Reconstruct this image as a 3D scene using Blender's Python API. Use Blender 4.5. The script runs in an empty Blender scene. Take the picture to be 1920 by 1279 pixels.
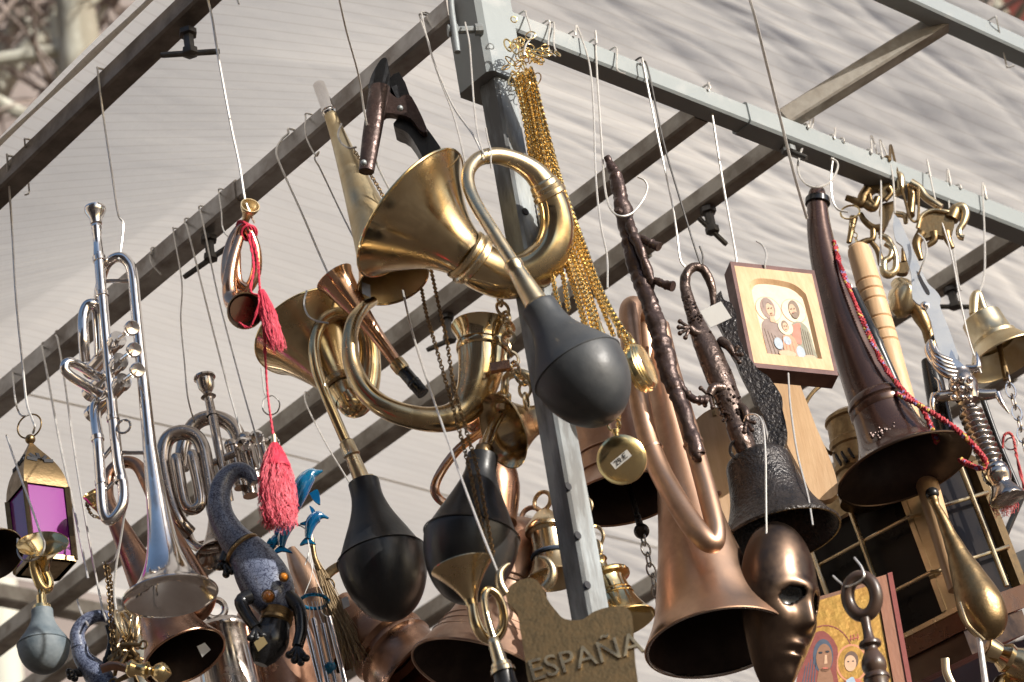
import bpy, math, random
import numpy as np
from mathutils import Vector, Matrix, noise
R = math.radians
random.seed(7)
scene = bpy.context.scene
col = scene.collection

# ------------------------------------------------------------------ camera
CAM = Vector((0, 0, 1.5)); PITCH = R(29.6); ROLL = R(9.67); FPX = 5040.0
FW = Vector((0, math.cos(PITCH), math.sin(PITCH)))
_u0 = Vector((0, -math.sin(PITCH), math.cos(PITCH))); _r0 = Vector((1, 0, 0))
RT = _r0 * math.cos(ROLL) - _u0 * math.sin(ROLL)
UP = _u0 * math.cos(ROLL) + _r0 * math.sin(ROLL)
cd = bpy.data.cameras.new('camera'); cam = bpy.data.objects.new('camera', cd); col.objects.link(cam)
cam.matrix_world = Matrix(((RT.x, UP.x, -FW.x, CAM.x), (RT.y, UP.y, -FW.y, CAM.y), (RT.z, UP.z, -FW.z, CAM.z), (0, 0, 0, 1)))
cd.sensor_fit = 'HORIZONTAL'; cd.sensor_width = 36; cd.lens = 36 * FPX / 1920
cd.clip_start = 0.05; cd.clip_end = 3000
cd.dof.use_dof = True; cd.dof.focus_distance = 3.15; cd.dof.aperture_fstop = 9.0
scene.camera = cam

# ------------------------------------------------------------------ sky, sun, exposure
SUN = Vector((0.72, -0.52, 0.36)).normalized()          # direction towards the sun
w = bpy.data.worlds.new('World'); scene.world = w; w.use_nodes = True
nt = w.node_tree; bg = nt.nodes['Background']
sky = nt.nodes.new('ShaderNodeTexSky'); sky.sky_type = 'NISHITA'; sky.sun_disc = False
sky.sun_elevation = math.asin(SUN.z); sky.sun_rotation = math.atan2(SUN.x, SUN.y)
sky.air_density = 1.0; sky.dust_density = 1.5
nt.links.new(sky.outputs[0], bg.inputs[0]); bg.inputs[1].default_value = 0.12
sl = bpy.data.lights.new('sun', 'SUN'); sl.energy = 4.2; sl.angle = R(0.53); sl.color = (1.0, 0.95, 0.88)
so = bpy.data.objects.new('sun', sl); col.objects.link(so)
so.rotation_euler = SUN.to_track_quat('Z', 'Y').to_euler(); so.location = SUN * 40
scene.view_settings.view_transform = 'Standard'; scene.view_settings.look = 'None'
scene.view_settings.exposure = 0.35; scene.view_settings.gamma = 1.0
scene.cycles.use_denoising = True
scene.cycles.max_bounces = 10; scene.cycles.caustics_reflective = False; scene.cycles.caustics_refractive = False
scene.cycles.sample_clamp_indirect = 6.0

# ------------------------------------------------------------------ points: a pixel of the photograph at a chosen distance Y
def ray(x, y): return FW + RT * ((x - 960) / FPX) - UP * ((y - 639.5) / FPX)
def P(x, y, Y): r = ray(x, y); return CAM + r * (Y / r.y)
def SC(x, y, Y): return (P(x, y, Y) - CAM).dot(FW) / FPX          # metres per photo pixel there
def PZ(x, y, z): r = ray(x, y); return CAM + r * ((z - CAM.z) / r.z)
E1 = Vector((1, 1, 0)).normalized(); E2 = Vector((-1, 1, 0)).normalized()
KX, KY, ZT = 0.005, 2.505, 3.40                                       # outer corner and top of the stall beams
K = Vector((KX, KY, 0))
def PLf(x, y, u=0.0): r = ray(x, y); return CAM + r * ((u + (K - CAM).dot(E1)) / r.dot(E1))
def PRf(x, y, v=0.0): r = ray(x, y); return CAM + r * ((v + (K - CAM).dot(E2)) / r.dot(E2))
def FR(u, v, z): return K + E1 * u + E2 * v + Vector((0, 0, z))
def uv(p): d = p - K; return d.dot(E1), d.dot(E2)

# ------------------------------------------------------------------ mesh building
def cr(pts, n):
    """Catmull-Rom through rows of numbers"""
    a = np.array(pts, float)
    if len(a) < 3 or n < 2: return a
    e = np.vstack([2 * a[0] - a[1], a, 2 * a[-1] - a[-2]])
    out = []
    for i in range(1, len(e) - 2):
        p0, p1, p2, p3 = e[i - 1], e[i], e[i + 1], e[i + 2]
        for k in range(n):
            t = k / n
            out.append(.5 * ((2 * p1) + (p2 - p0) * t + (2 * p0 - 5 * p1 + 4 * p2 - p3) * t * t + (3 * p1 - p0 - 3 * p2 + p3) * t ** 3))
    out.append(e[-2])
    return np.array(out)

class MB:
    def __init__(s): s.v = []; s.f = []; s.inn = []
    def add(s, vs, fs):
        o = len(s.v); s.v += [Vector(q) for q in vs]; s.f += [tuple(i + o for i in f) for f in fs]; return s
    def tube3(s, pts, rad, seg=12, cap=True, closed=False, flat=1.0, up=None):
        pts = [Vector(p) for p in pts]; n = len(pts)
        if not hasattr(rad, '__len__'): rad = [rad] * n
        tan = []
        for i in range(n):
            if closed: a, b = pts[(i - 1) % n], pts[(i + 1) % n]
            else: a, b = pts[max(i - 1, 0)], pts[min(i + 1, n - 1)]
            d = b - a; tan.append(d.normalized() if d.length > 1e-9 else Vector((0, 0, 1)))
        nrm = up or (Vector((0, 1, 0)) if abs(tan[0].y) < .9 else Vector((1, 0, 0)))
        vs = []; fs = []
        for i in range(n):
            t = tan[i]; nn = (up or nrm); nn = nn - t * nn.dot(t)
            if nn.length < 1e-6: nn = t.orthogonal()
            nrm = nn.normalized(); b = t.cross(nrm)
            for k in range(seg):
                a = 2 * math.pi * k / seg
                vs.append(pts[i] + (b * math.cos(a) + nrm * math.sin(a) * flat) * rad[i])
        m = n if closed else n - 1
        for i in range(m):
            j = (i + 1) % n
            for k in range(seg):
                k2 = (k + 1) % seg
                fs.append((i * seg + k, i * seg + k2, j * seg + k2, j * seg + k))
        if cap and not closed:
            fs.append(tuple(range(seg - 1, -1, -1))); fs.append(tuple((n - 1) * seg + k for k in range(seg)))
        return s.add(vs, fs)
    def tube(s, pts, n=5, seg=14, cap=True, flat=1.0, up=None):
        """pts: (px, py, Y, radius in px)"""
        q = [(*P(x, y, Y), r * SC(x, y, Y)) for x, y, Y, r in pts]
        c = cr(q, n)
        return s.tube3([Vector(a[:3]) for a in c], [max(a[3], 1e-5) for a in c], seg, cap, False, flat, up)
    def lathe3(s, A, B, prof, seg=40, sub=1, cap=(False, False)):
        """prof: (fraction along A-B, radius in metres)"""
        A = Vector(A); B = Vector(B); L = (B - A); t = L.normalized()
        x = t.orthogonal().normalized(); y = t.cross(x)
        pr = cr(prof, sub) if sub > 1 else prof
        vs = []; fs = []
        for (f, r) in pr:
            c = A + L * f
            for k in range(seg):
                a = 2 * math.pi * k / seg
                vs.append(c + (x * math.cos(a) + y * math.sin(a)) * max(r, 1e-5))
        n = len(pr)
        for i in range(n - 1):
            for k in range(seg):
                k2 = (k + 1) % seg
                fs.append((i * seg + k, i * seg + k2, (i + 1) * seg + k2, (i + 1) * seg + k))
        if cap[0]: fs.append(tuple(range(seg - 1, -1, -1)))
        if cap[1]: fs.append(tuple((n - 1) * seg + k for k in range(seg)))
        return s.add(vs, fs)
    def lathe(s, a, b, prof, seg=44, sub=5, inner=0, cap=(False, False)):
        """a, b: (px, py, Y); prof: (fraction, radius px); inner: wall thickness in px"""
        A = P(*a); B = P(*b); k = (SC(*a) + SC(*b)) / 2
        pr = [tuple(q) for q in (cr(prof, sub) if sub > 1 else prof)]
        if inner:
            pl = (B - A).length / k
            back = [(t, max(r - inner, .3)) for t, r in pr[::-1]]
            e, r = pr[-1]
            pr = pr + [(e + inner * .7 / pl, r - inner * .2), (e + inner * .7 / pl, r - inner * .8)] + back
        f0 = len(s.f); s.lathe3(A, B, [(t, r * k) for t, r in pr], seg, 1, cap)
        if inner: s.inn += list(range(f0 + (len(pr) - len(back)) * seg, f0 + (len(pr) - 1) * seg))
        return s
    def box(s, c, ex, ey, ez):
        """centre and three half vectors"""
        c, ex, ey, ez = map(Vector, (c, ex, ey, ez))
        vs = [c + ex * i + ey * j + ez * k for i in (-1, 1) for j in (-1, 1) for k in (-1, 1)]
        fs = [(0, 1, 3, 2), (4, 6, 7, 5), (0, 4, 5, 1), (2, 3, 7, 6), (0, 2, 6, 4), (1, 5, 7, 3)]
        if ex.cross(ey).dot(ez) < 0: fs = [f[::-1] for f in fs]
        return s.add(vs, fs)
    def bar(s, a, b, wx, wy, upv=(0, 0, 1)):
        """box from a to b, half widths wx (sideways) and wy (along up)"""
        a = Vector(a); b = Vector(b); d = (b - a); t = d.normalized()
        u = Vector(upv); u = (u - t * u.dot(t)).normalized(); x = t.cross(u)
        return s.box((a + b) / 2, d / 2, x * wx, u * wy)
    def prism(s, pts, off):
        """closed outline of world points, extruded by the vector off"""
        n = len(pts); off = Vector(off)
        nm = Vector((0, 0, 0))
        for i in range(n): nm += Vector(pts[i]).cross(Vector(pts[(i + 1) % n]))
        if nm.dot(off) > 0: pts = pts[::-1]
        vs = [Vector(p) for p in pts] + [Vector(p) + off for p in pts]
        fs = [tuple(range(n)), tuple(range(2 * n - 1, n - 1, -1))]
        fs += [(i, i + n, (i + 1) % n + n, (i + 1) % n) for i in range(n)]
        return s.add(vs, fs)
    def outline(s, px, Y, thick, n=0, tilt=None):
        """traced outline standing upright at distance Y, thick metres deep"""
        q = px
        if n > 1:
            c = cr(list(px) + [px[0]], n); q = [tuple(a) for a in c[:-1]]
        g = tilt or (lambda x, y: Y)
        return s.prism([P(x, y, g(x, y)) for x, y in q], (0, thick, 0))
    def ball(s, c, r, seg=16, rings=10, sx=1, sy=1, sz=1):
        c = Vector(c); vs = []; fs = []
        for i in range(rings + 1):
            a = math.pi * i / rings
            for k in range(seg):
                b = 2 * math.pi * k / seg
                vs.append(c + Vector((math.sin(a) * math.cos(b) * r * sx, math.sin(a) * math.sin(b) * r * sy, math.cos(a) * r * sz)))
        for i in range(rings):
            for k in range(seg):
                k2 = (k + 1) % seg
                fs.append((i * seg + k, (i + 1) * seg + k, (i + 1) * seg + k2, i * seg + k2))
        return s.add(vs, fs)
    def pball(s, x, y, Y, r, **k): return s.ball(P(x, y, Y), r * SC(x, y, Y), **k)
    def torus(s, c, ax, r1, r2, seg=28, sg2=8, sx=1.0, xd=None):
        """ring round the axis ax; sx stretches it along xd"""
        c = Vector(c); ax = Vector(ax).normalized()
        x = Vector(xd) if xd is not None else ax.orthogonal()
        x = (x - ax * x.dot(ax)).normalized(); y = ax.cross(x)
        pts = [c + x * (math.cos(2 * math.pi * k / seg) * r1 * sx) + y * (math.sin(2 * math.pi * k / seg) * r1) for k in range(seg)]
        vs = []; fs = []
        for k in range(seg):
            a = 2 * math.pi * k / seg
            o = (x * math.cos(a) + y * math.sin(a) * sx).normalized()
            for j in range(sg2):
                b = 2 * math.pi * j / sg2
                vs.append(pts[k] + (o * math.cos(b) + ax * math.sin(b)) * r2)
        for k in range(seg):
            for j in range(sg2):
                k2 = (k + 1) % seg; j2 = (j + 1) % sg2
                fs.append((k * sg2 + j, k2 * sg2 + j, k2 * sg2 + j2, k * sg2 + j2))
        return s.add(vs, fs)
    def jitter(s, amp, freq, seed=0):
        for p in s.v:
            nv = noise.noise_vector(p * freq + Vector((seed, 0, 0))); p += nv * amp
        return s
    def build(s, name, mat, parent=None, sharp=32, smooth=True, inm=None):
        root = parent
        while root is not None and root.parent is not None: root = root.parent
        o0 = Vector(root['_o']) if root is not None else None
        if o0 is None:
            xs = np.array([tuple(q) for q in s.v]); o0 = Vector(((xs[:, 0].min() + xs[:, 0].max()) / 2, (xs[:, 1].min() + xs[:, 1].max()) / 2, xs[:, 2].min()))
        me = bpy.data.meshes.new(name); me.from_pydata([q - o0 for q in s.v], [], s.f)
        me.materials.append(M[mat] if isinstance(mat, str) else mat)
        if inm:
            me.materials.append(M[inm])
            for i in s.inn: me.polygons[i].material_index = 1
        if smooth:
            me.polygons.foreach_set('use_smooth', [True] * len(me.polygons)); me.set_sharp_from_angle(angle=R(sharp))
        me.update()
        ob = bpy.data.objects.new(name, me); col.objects.link(ob)
        if parent is not None: ob.parent = parent
        else: ob.location = o0; ob['_o'] = tuple(o0)
        return ob

def thing(name, label, cat, at, group=None):
    o = bpy.data.objects.new(name, None); col.objects.link(o); o.empty_display_size = .03
    p = P(*at) if len(at) == 3 and not isinstance(at, Vector) else Vector(at)
    o.location = p; o['_o'] = tuple(p); o['label'] = label; o['category'] = cat
    if group: o['group'] = group
    return o
def tag(o, label, cat, group=None):
    o['label'] = label; o['category'] = cat
    if group: o['group'] = group
    return o
def link_path(pts, step, L, Wd, r, first=0.0):
    """centres, directions for chain links along a world polyline"""
    out = []; acc = first; pos = 0.0
    for a, b in zip(pts[:-1], pts[1:]):
        a = Vector(a); b = Vector(b); d = (b - a).length; t = (b - a).normalized() if d > 1e-9 else Vector((0, 0, 1))
        while acc < d:
            out.append((a + t * acc, t)); acc += step
        acc -= d
    return out
def chain_mb(mb, pts, step, ln, wd, r, seg=10, sg2=5, twist=90, start=0):
    for i, (c, t) in enumerate(link_path(pts, step, ln, wd, r)):
        x = t.orthogonal().normalized(); ax = Matrix.Rotation(R(twist * (i + start) + 20), 3, t) @ x
        mb.torus(c, ax, wd, r, seg, sg2, ln / wd, t)
    return mb
def px3(pts): return [P(*p) for p in pts]
def pxcurve(pts, n=6): return [Vector(a) for a in cr([tuple(P(*p)) for p in pts], n)]
# ------------------------------------------------------------------ materials
M = {}
def mat(name, colr, rough=.5, metal=0.0, col2=None, mix=.5, scale=30.0, bump=0.0, bscale=60.0, rvar=.1, spec=.5, coat=0.0, trans=0.0, detail=6, stretch=None, aniso=0.0, contrast=(.38, .62)):
    m = bpy.data.materials.new(name); m.use_nodes = True; n = m.node_tree; b = n.nodes['Principled BSDF']
    b.inputs['Base Color'].default_value = (*colr, 1); b.inputs['Roughness'].default_value = rough
    b.inputs['Metallic'].default_value = metal; b.inputs['Specular IOR Level'].default_value = spec
    b.inputs['Coat Weight'].default_value = coat; b.inputs['Transmission Weight'].default_value = trans
    tc = n.nodes.new('ShaderNodeTexCoord'); src = tc.outputs['Object']
    if stretch:
        mp = n.nodes.new('ShaderNodeMapping'); mp.inputs['Scale'].default_value = stretch
        n.links.new(src, mp.inputs[0]); src = mp.outputs[0]
    if col2 is not None:
        t = n.nodes.new('ShaderNodeTexNoise'); t.inputs['Scale'].default_value = scale; t.inputs['Detail'].default_value = detail; t.inputs['Roughness'].default_value = .62
        n.links.new(src, t.inputs['Vector'])
        r = n.nodes.new('ShaderNodeMapRange'); r.inputs[1].default_value = contrast[0]; r.inputs[2].default_value = contrast[1]; r.inputs[4].default_value = mix
        n.links.new(t.outputs['Fac'], r.inputs[0])
        x = n.nodes.new('ShaderNodeMix'); x.data_type = 'RGBA'; x.inputs[6].default_value = (*colr, 1); x.inputs[7].default_value = (*col2, 1)
        n.links.new(r.outputs[0], x.inputs[0]); n.links.new(x.outputs[2], b.inputs['Base Color'])
        r2 = n.nodes.new('ShaderNodeMapRange'); r2.inputs[3].default_value = max(rough - rvar * .4, .02); r2.inputs[4].default_value = rough + rvar
        n.links.new(r.outputs[0], r2.inputs[0]); r2.inputs[2].default_value = max(mix, .01); n.links.new(r2.outputs[0], b.inputs['Roughness'])
    if bump:
        t2 = n.nodes.new('ShaderNodeTexNoise'); t2.inputs['Scale'].default_value = bscale; t2.inputs['Detail'].default_value = 4
        n.links.new(src, t2.inputs['Vector'])
        bp = n.nodes.new('ShaderNodeBump'); bp.inputs['Strength'].default_value = bump; bp.inputs['Distance'].default_value = .004
        n.links.new(t2.outputs['Fac'], bp.inputs['Height']); n.links.new(bp.outputs[0], b.inputs['Normal'])
    M[name] = m; return m
mat('brass', (.78, .62, .37), .15, 1, (.30, .20, .10), .65, 15, .06, 26, .16)
mat('brass_plaque', (.25, .165, .085), .42, .9, (.12, .075, .04), .8, 70, .1, 300, .15)
mat('brass_satin', (.76, .63, .42), .26, 1, (.48, .36, .20), .5, 26, .05, 30, .12)
mat('brass_bright', (.86, .69, .38), .12, 1, (.60, .43, .2), .5, 40, .05, 40, .1)
mat('brass_aged', (.34, .24, .125), .36, 1, (.16, .105, .055), .8, 110, .08, 300, .15, contrast=(.3, .7))
mat('brass_pale', (.72, .62, .42), .34, 1, (.52, .36, .17), .6, 18, .06, 40, .15)
mat('gold', (1.0, .80, .42), .16, 1, (1.0, .72, .30), .4, 80)
mat('copper', (.64, .42, .29), .38, 1, (.34, .21, .145), .75, 13, .05, 30, .12)
mat('copper_bright', (.80, .50, .33), .16, 1, (.50, .27, .17), .6, 30, .05, 30, .12)
mat('copper_brown', (.42, .25, .17), .27, 1, (.26, .14, .09), .7, 30, .05, 40, .12)
mat('copper_dull', (.46, .31, .23), .40, 1, (.38, .23, .16), .7, 30, .06, 40, .15)
mat('bronze_dark', (.115, .08, .06), .33, 1, (.13, .085, .06), .7, 35, .05, 60, .12)
mat('shaded_inside', (.06, .04, .032), .5, .6, (.03, .02, .017), .7, 30)  # raw inner metal of horns and bells, colour darkened for shade in the mouths
mat('wood_red', (.30, .13, .07), .5, 0, (.22, .09, .05), .6, 14, .1, 40, .1, stretch=(8, 8, 1.0))
mat('steel_blade', (.58, .60, .62), .42, .75, (.46, .47, .48), .6, 40)
mat('brown_lacquer', (.088, .046, .034), .25, .5, (.055, .029, .022), .7, 30, .04, 50, .12, coat=.5)
mat('silver', (.90, .87, .84), .10, 1, (.62, .54, .48), .45, 30, .03, 30, .1)
mat('nickel_dark', (.50, .45, .41), .16, 1, (.34, .28, .24), .6, 30, .04, 40, .15)
mat('steel_wire', (.80, .78, .74), .34, .5, (.45, .40, .35), .5, 90)
mat('steel_galv', (.33, .36, .37), .5, .35, (.13, .125, .12), .8, 9, .12, 90, .15, stretch=(3, 3, .7), contrast=(.42, .6))
mat('steel_paint', (.32, .35, .355), .45, .15, (.38, .37, .36), .55, 14, .12, 60, .15, contrast=(.5, .68))
mat('steel_beam', (.46, .44, .42), .38, .75, (.22, .18, .15), .7, 18, .15, 70, .2)
mat('steel_umber', (.24, .205, .175), .46, .5, (.11, .09, .075), .7, 22, .2, 80, .15)
mat('steel_brown', (.44, .41, .36), .5, .35, (.22, .185, .15), .7, 22, .2, 80, .15)
mat('steel_dark', (.12, .115, .11), .40, .7, (.06, .055, .05), .6, 40, .15, 90)
mat('rubber_black', (.014, .015, .017), .33, 0, (.03, .029, .028), .7, 16, .05, 200, .14)
mat('rubber_charcoal', (.045, .049, .054), .42, 0, (.075, .078, .08), .6, 24, .05, 160, .14)
mat('rubber_grey', (.12, .155, .18), .58, 0, (.24, .27, .285), .7, 40, .1, 220, .1)
mat('iron_black', (.024, .021, .021), .27, .3, (.05, .04, .036), .6, 60, .5, 260, .12)
mat('iron_brown', (.095, .062, .055), .33, .55, (.05, .034, .03), .7, 60, .3, 160, .15)
mat('cast_brown', (.105, .072, .06), .30, .6, (.05, .034, .028), .7, 70, .3, 200, .15)
mat('wood_pale', (.70, .47, .27), .5, 0, (.55, .33, .17), .6, 14, .1, 40, .1, stretch=(8, 8, 1.2))
mat('wood_board', (.62, .42, .26), .6, 0, (.47, .29, .16), .6, 10, .1, 40, .1, stretch=(8, 8, 1.0))
mat('wood_edge', (.16, .075, .065), .55, 0, (.10, .05, .045), .6, 40)
mat('wood_brown', (.20, .095, .05), .5, 0, (.12, .05, .028), .6, 14, .1, 40, .1, stretch=(8, 8, 1.0))
mat('wood_turned', (.085, .05, .035), .3, 0, (.05, .03, .02), .6, 20, .08, 60, coat=.4)
mat('leather_black', (.018, .019, .022), .38, 0, (.03, .03, .032), .6, 60, .2, 200)
mat('paint_black', (.012, .012, .013), .22, 0, (.02, .02, .02), .5, 30)
mat('cord_red', (.45, .045, .06), .6, 0, (.62, .16, .12), .6, 160)
mat('tassel_pink', (.70, .05, .10), .5, 0, (.52, .025, .05), .6, 160, spec=.4)
mat('twine', (.42, .31, .18), .8, 0, (.30, .2, .1), .6, 200)
mat('sticker', (.80, .79, .75), .6, 0, (.72, .70, .66), .5, 60)
mat('ink', (.02, .02, .025), .7)
mat('tag_gold', (.36, .27, .13), .45, .5)
mat('blue_plastic', (.005, .16, .42), .10, 0, (.01, .30, .52), .7, 30, 0, 60, .05, trans=.55)
mat('purple_glass', (.33, .03, .32), .12, 0, trans=.25)
mat('gem', (.62, .22, .02), .08, 0, (.4, .1, .01), .6, 90, coat=1)
mat('soot_glass', (.012, .011, .011), .3, 0, (.03, .022, .018), .6, 8, spec=.2)
mat('gold_leaf', (.46, .27, .06), .42, .5, (.30, .15, .03), .7, 60, .35, 90, .15)
for nm, c in dict(p_cream=(.78, .66, .48), p_halo=(.80, .68, .50), p_skin=(.60, .38, .24), p_hair=(.13, .075, .05), p_robe=(.20, .13, .125), p_red=(.48, .13, .085), p_blue=(.36, .47, .58), p_green=(.19, .21, .15), p_veil=(.25, .15, .14), p_orange=(.60, .25, .13), p_dskin=(.26, .125, .065), p_maroon=(.22, .045, .035), p_white=(.7, .68, .62), p_navy=(.05, .07, .11)).items():
    mat(nm, c, .6, 0, tuple(q * .8 for q in c), .6, 150)
    fd = tuple(q * .80 + z_ * .20 for q, z_ in zip(c, (.72, .60, .46))); mat('f' + nm[1:], fd, .6, 0, tuple(q * .85 for q in fd), .6, 150)

def gecko_mat():
    m = mat('gecko_skin', (.22, .25, .34), .34, 0, (.10, .12, .19), .7, 40, 0, 60, .1, coat=.3); n = m.node_tree; b = n.nodes['Principled BSDF']
    v = n.nodes.new('ShaderNodeTexVoronoi'); v.feature = 'DISTANCE_TO_EDGE'; v.inputs['Scale'].default_value = 170
    tc = n.nodes.new('ShaderNodeTexCoord'); nz = n.nodes.new('ShaderNodeTexNoise'); nz.inputs['Scale'].default_value = 90
    mx = n.nodes.new('ShaderNodeMix'); mx.data_type = 'VECTOR'; mx.inputs[0].default_value = .03
    n.links.new(tc.outputs['Object'], mx.inputs[4]); n.links.new(tc.outputs['Object'], nz.inputs[0]); n.links.new(nz.outputs['Color'], mx.inputs[5])
    n.links.new(mx.outputs[1], v.inputs['Vector'])
    r = n.nodes.new('ShaderNodeMapRange'); r.inputs[1].default_value = .03; r.inputs[2].default_value = .12
    n.links.new(v.outputs['Distance'], r.inputs[0])
    old = b.inputs['Base Color'].links[0].from_socket
    x = n.nodes.new('ShaderNodeMix'); x.data_type = 'RGBA'; x.inputs[6].default_value = (.035, .042, .085, 1)
    n.links.new(r.outputs[0], x.inputs[0]); n.links.new(old, x.inputs[7]); n.links.new(x.outputs[2], b.inputs['Base Color'])
gecko_mat()

def rope_mat():
    m = mat('rope_red', (.50, .05, .07), .6, 0, None); n = m.node_tree; b = n.nodes['Principled BSDF']
    v = n.nodes.new('ShaderNodeTexVoronoi'); v.inputs['Scale'].default_value = 230
    tc = n.nodes.new('ShaderNodeTexCoord'); n.links.new(tc.outputs['Object'], v.inputs['Vector'])
    rp = n.nodes.new('ShaderNodeValToRGB'); rp.color_ramp.interpolation = 'CONSTANT'
    el = rp.color_ramp.elements; el[0].color = (.42, .03, .045, 1); el[1].position = .5; el[1].color = (.55, .07, .08, 1)
    for p, c in ((.68, (.60, .42, .10, 1)), (.8, (.50, .05, .06, 1)), (.88, (.30, .22, .45, 1))):
        e = el.new(p); e.color = c
    sp = n.nodes.new('ShaderNodeSeparateColor'); n.links.new(v.outputs['Color'], sp.inputs[0]); n.links.new(sp.outputs[0], rp.inputs[0])
    n.links.new(rp.outputs[0], b.inputs['Base Color'])
rope_mat()

def fabric_mat():
    m = bpy.data.materials.new('canopy_cloth'); m.use_nodes = True; n = m.node_tree; M['canopy_cloth'] = m
    out = n.nodes['Material Output']; b = n.nodes['Principled BSDF']; b.inputs['Roughness'].default_value = .85; b.inputs['Specular IOR Level'].default_value = .15
    tc = n.nodes.new('ShaderNodeTexCoord'); mp = n.nodes.new('ShaderNodeMapping'); n.links.new(tc.outputs['Object'], mp.inputs[0])
    wv = n.nodes.new('ShaderNodeTexWave'); wv.bands_direction = 'Y'; wv.inputs['Scale'].default_value = 14.3; wv.inputs['Distortion'].default_value = .35; wv.inputs['Detail'].default_value = 1; wv.inputs['Detail Scale'].default_value = 1.2
    n.links.new(mp.outputs[0], wv.inputs[0])
    ln = n.nodes.new('ShaderNodeMapRange'); ln.inputs[1].default_value = .90; ln.inputs[2].default_value = 1.0; n.links.new(wv.outputs['Fac'], ln.inputs[0])
    nz = n.nodes.new('ShaderNodeTexNoise'); nz.inputs['Scale'].default_value = 3.0; nz.inputs['Detail'].default_value = 7; n.links.new(mp.outputs[0], nz.inputs[0])
    c1 = n.nodes.new('ShaderNodeMix'); c1.data_type = 'RGBA'; c1.inputs[6].default_value = (.84, .805, .75, 1); c1.inputs[7].default_value = (.74, .69, .62, 1)
    n.links.new(nz.outputs['Fac'], c1.inputs[0])
    mu = n.nodes.new('ShaderNodeMath'); mu.operation = 'MULTIPLY'; mu.inputs[1].default_value = .30; n.links.new(ln.outputs[0], mu.inputs[0])
    c2 = n.nodes.new('ShaderNodeMix'); c2.data_type = 'RGBA'; c2.inputs[7].default_value = (.58, .52, .44, 1)
    n.links.new(mu.outputs[0], c2.inputs[0]); n.links.new(c1.outputs[2], c2.inputs[6]); n.links.new(c2.outputs[2], b.inputs['Base Color'])
    tr = n.nodes.new('ShaderNodeBsdfTranslucent'); n.links.new(c2.outputs[2], tr.inputs['Color'])
    ms = n.nodes.new('ShaderNodeMixShader'); ms.inputs[0].default_value = .65
    n.links.new(b.outputs[0], ms.inputs[1]); n.links.new(tr.outputs[0], ms.inputs[2]); n.links.new(ms.outputs[0], out.inputs[0])
    fn = n.nodes.new('ShaderNodeTexNoise'); fn.inputs['Scale'].default_value = 60; n.links.new(mp.outputs[0], fn.inputs[0])
    bp = n.nodes.new('ShaderNodeBump'); bp.inputs['Strength'].default_value = .12; bp.inputs['Distance'].default_value = .003; n.links.new(fn.outputs['Fac'], bp.inputs['Height'])
    n.links.new(bp.outputs[0], b.inputs['Normal']); n.links.new(bp.outputs[0], tr.inputs['Normal'])
fabric_mat()
mat('ground', (.085, .065, .052), .85, 0, (.055, .043, .036), .7, 2, .3, 20)
mat('bark', (.58, .58, .50), .8, 0, (.20, .17, .12), .8, 3, .3, 20, contrast=(.45, .55), stretch=(1, 1, .35))
mat('twig', (.30, .24, .21), .8, 0, (.40, .34, .31), .6, 8)
mat('plaster', (.30, .255, .235), .9, 0, (.20, .165, .15), .7, .9, .2, 5)
mat('plaster_red', (.42, .115, .085), .9, 0, (.34, .09, .065), .7, .8, .2, 5)
mat('stone_trim', (.46, .42, .37), .85, 0, (.36, .32, .28), .6, 2)
mat('window_glass', (.03, .035, .04), .06, 0, (.05, .055, .06), .5, 1)
mat('roof_tile', (.28, .12, .08), .8, 0, (.2, .08, .05), .6, 4)

# ------------------------------------------------------------------ ground, houses, trees
g = MB().add([(-400, -400, 0), (400, -400, 0), (400, 400, 0), (-400, 400, 0)], [(0, 1, 2, 3)]).build('ground', 'ground'); g['kind'] = 'structure'

def house(name, label, c, half, front, height, wallm, cols, rows, win=(1.0, 1.7)):
    """a rendered town house: walls, plinth, cornice, roof, windows with panes on its front side"""
    c = Vector(c); fr = Vector(front).normalized(); sd = Vector((0, 0, 1)).cross(fr)
    t = thing(name, label, 'building', c)
    hw, hd = half
    MB().box(c + Vector((0, 0, height / 2)), sd * hw, fr * hd, (0, 0, height / 2)).build('wall', wallm, t)
    MB().box(c + fr * .06 + Vector((0, 0, .4)), sd * (hw + .03), fr * (hd + .02), (0, 0, .4)).build('plinth', 'stone_trim', t)
    MB().box(c + Vector((0, 0, height + .12)), sd * (hw + .3), fr * (hd + .3), (0, 0, .14)).build('cornice', 'stone_trim', t)
    q = [c + sd * (hw + .25) * a + fr * (hd + .25) * b + Vector((0, 0, height + .262)) for a, b in ((-1, -1), (1, -1), (1, 1), (-1, 1))]
    ap = [c + sd * (hw * .6) * a + Vector((0, 0, height + 2.0)) for a in (-1, 1)]
    MB().add(q + ap, [(0, 1, 5, 4), (1, 2, 5), (2, 3, 4, 5), (3, 0, 4)]).build('roof', 'roof_tile', t, smooth=False)
    for i in range(cols):
        for j in range(rows):
            p = c + sd * (-hw + (i + .5) * 2 * hw / cols) + fr * hd + Vector((0, 0, 2.0 + j * 3.1))
            m = MB()
            for a in (-1, 1): m.box(p + sd * a * win[0] * .55, sd * .06, fr * .05, (0, 0, win[1] / 2 + .06))
            for a in (-1, 1): m.box(p + Vector((0, 0, a * (win[1] / 2 + .12))), sd * (win[0] * .55 + .06), fr * .06, (0, 0, .06))
            f = m.build('window', 'stone_trim', t)
            for a in (-1, 1): MB().box(p + sd * a * win[0] * .25 + fr * .01, sd * win[0] * .23, fr * .012, (0, 0, win[1] / 2)).build('pane', 'window_glass', f)
    return t
house('town_house', 'tall pinkish grey plastered town house behind the bare pale barked tree', (-6.5, 19.5, 0), (10.5, 5), (.35, -1, 0), 16.5, 'plaster', 3, 5)
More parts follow.
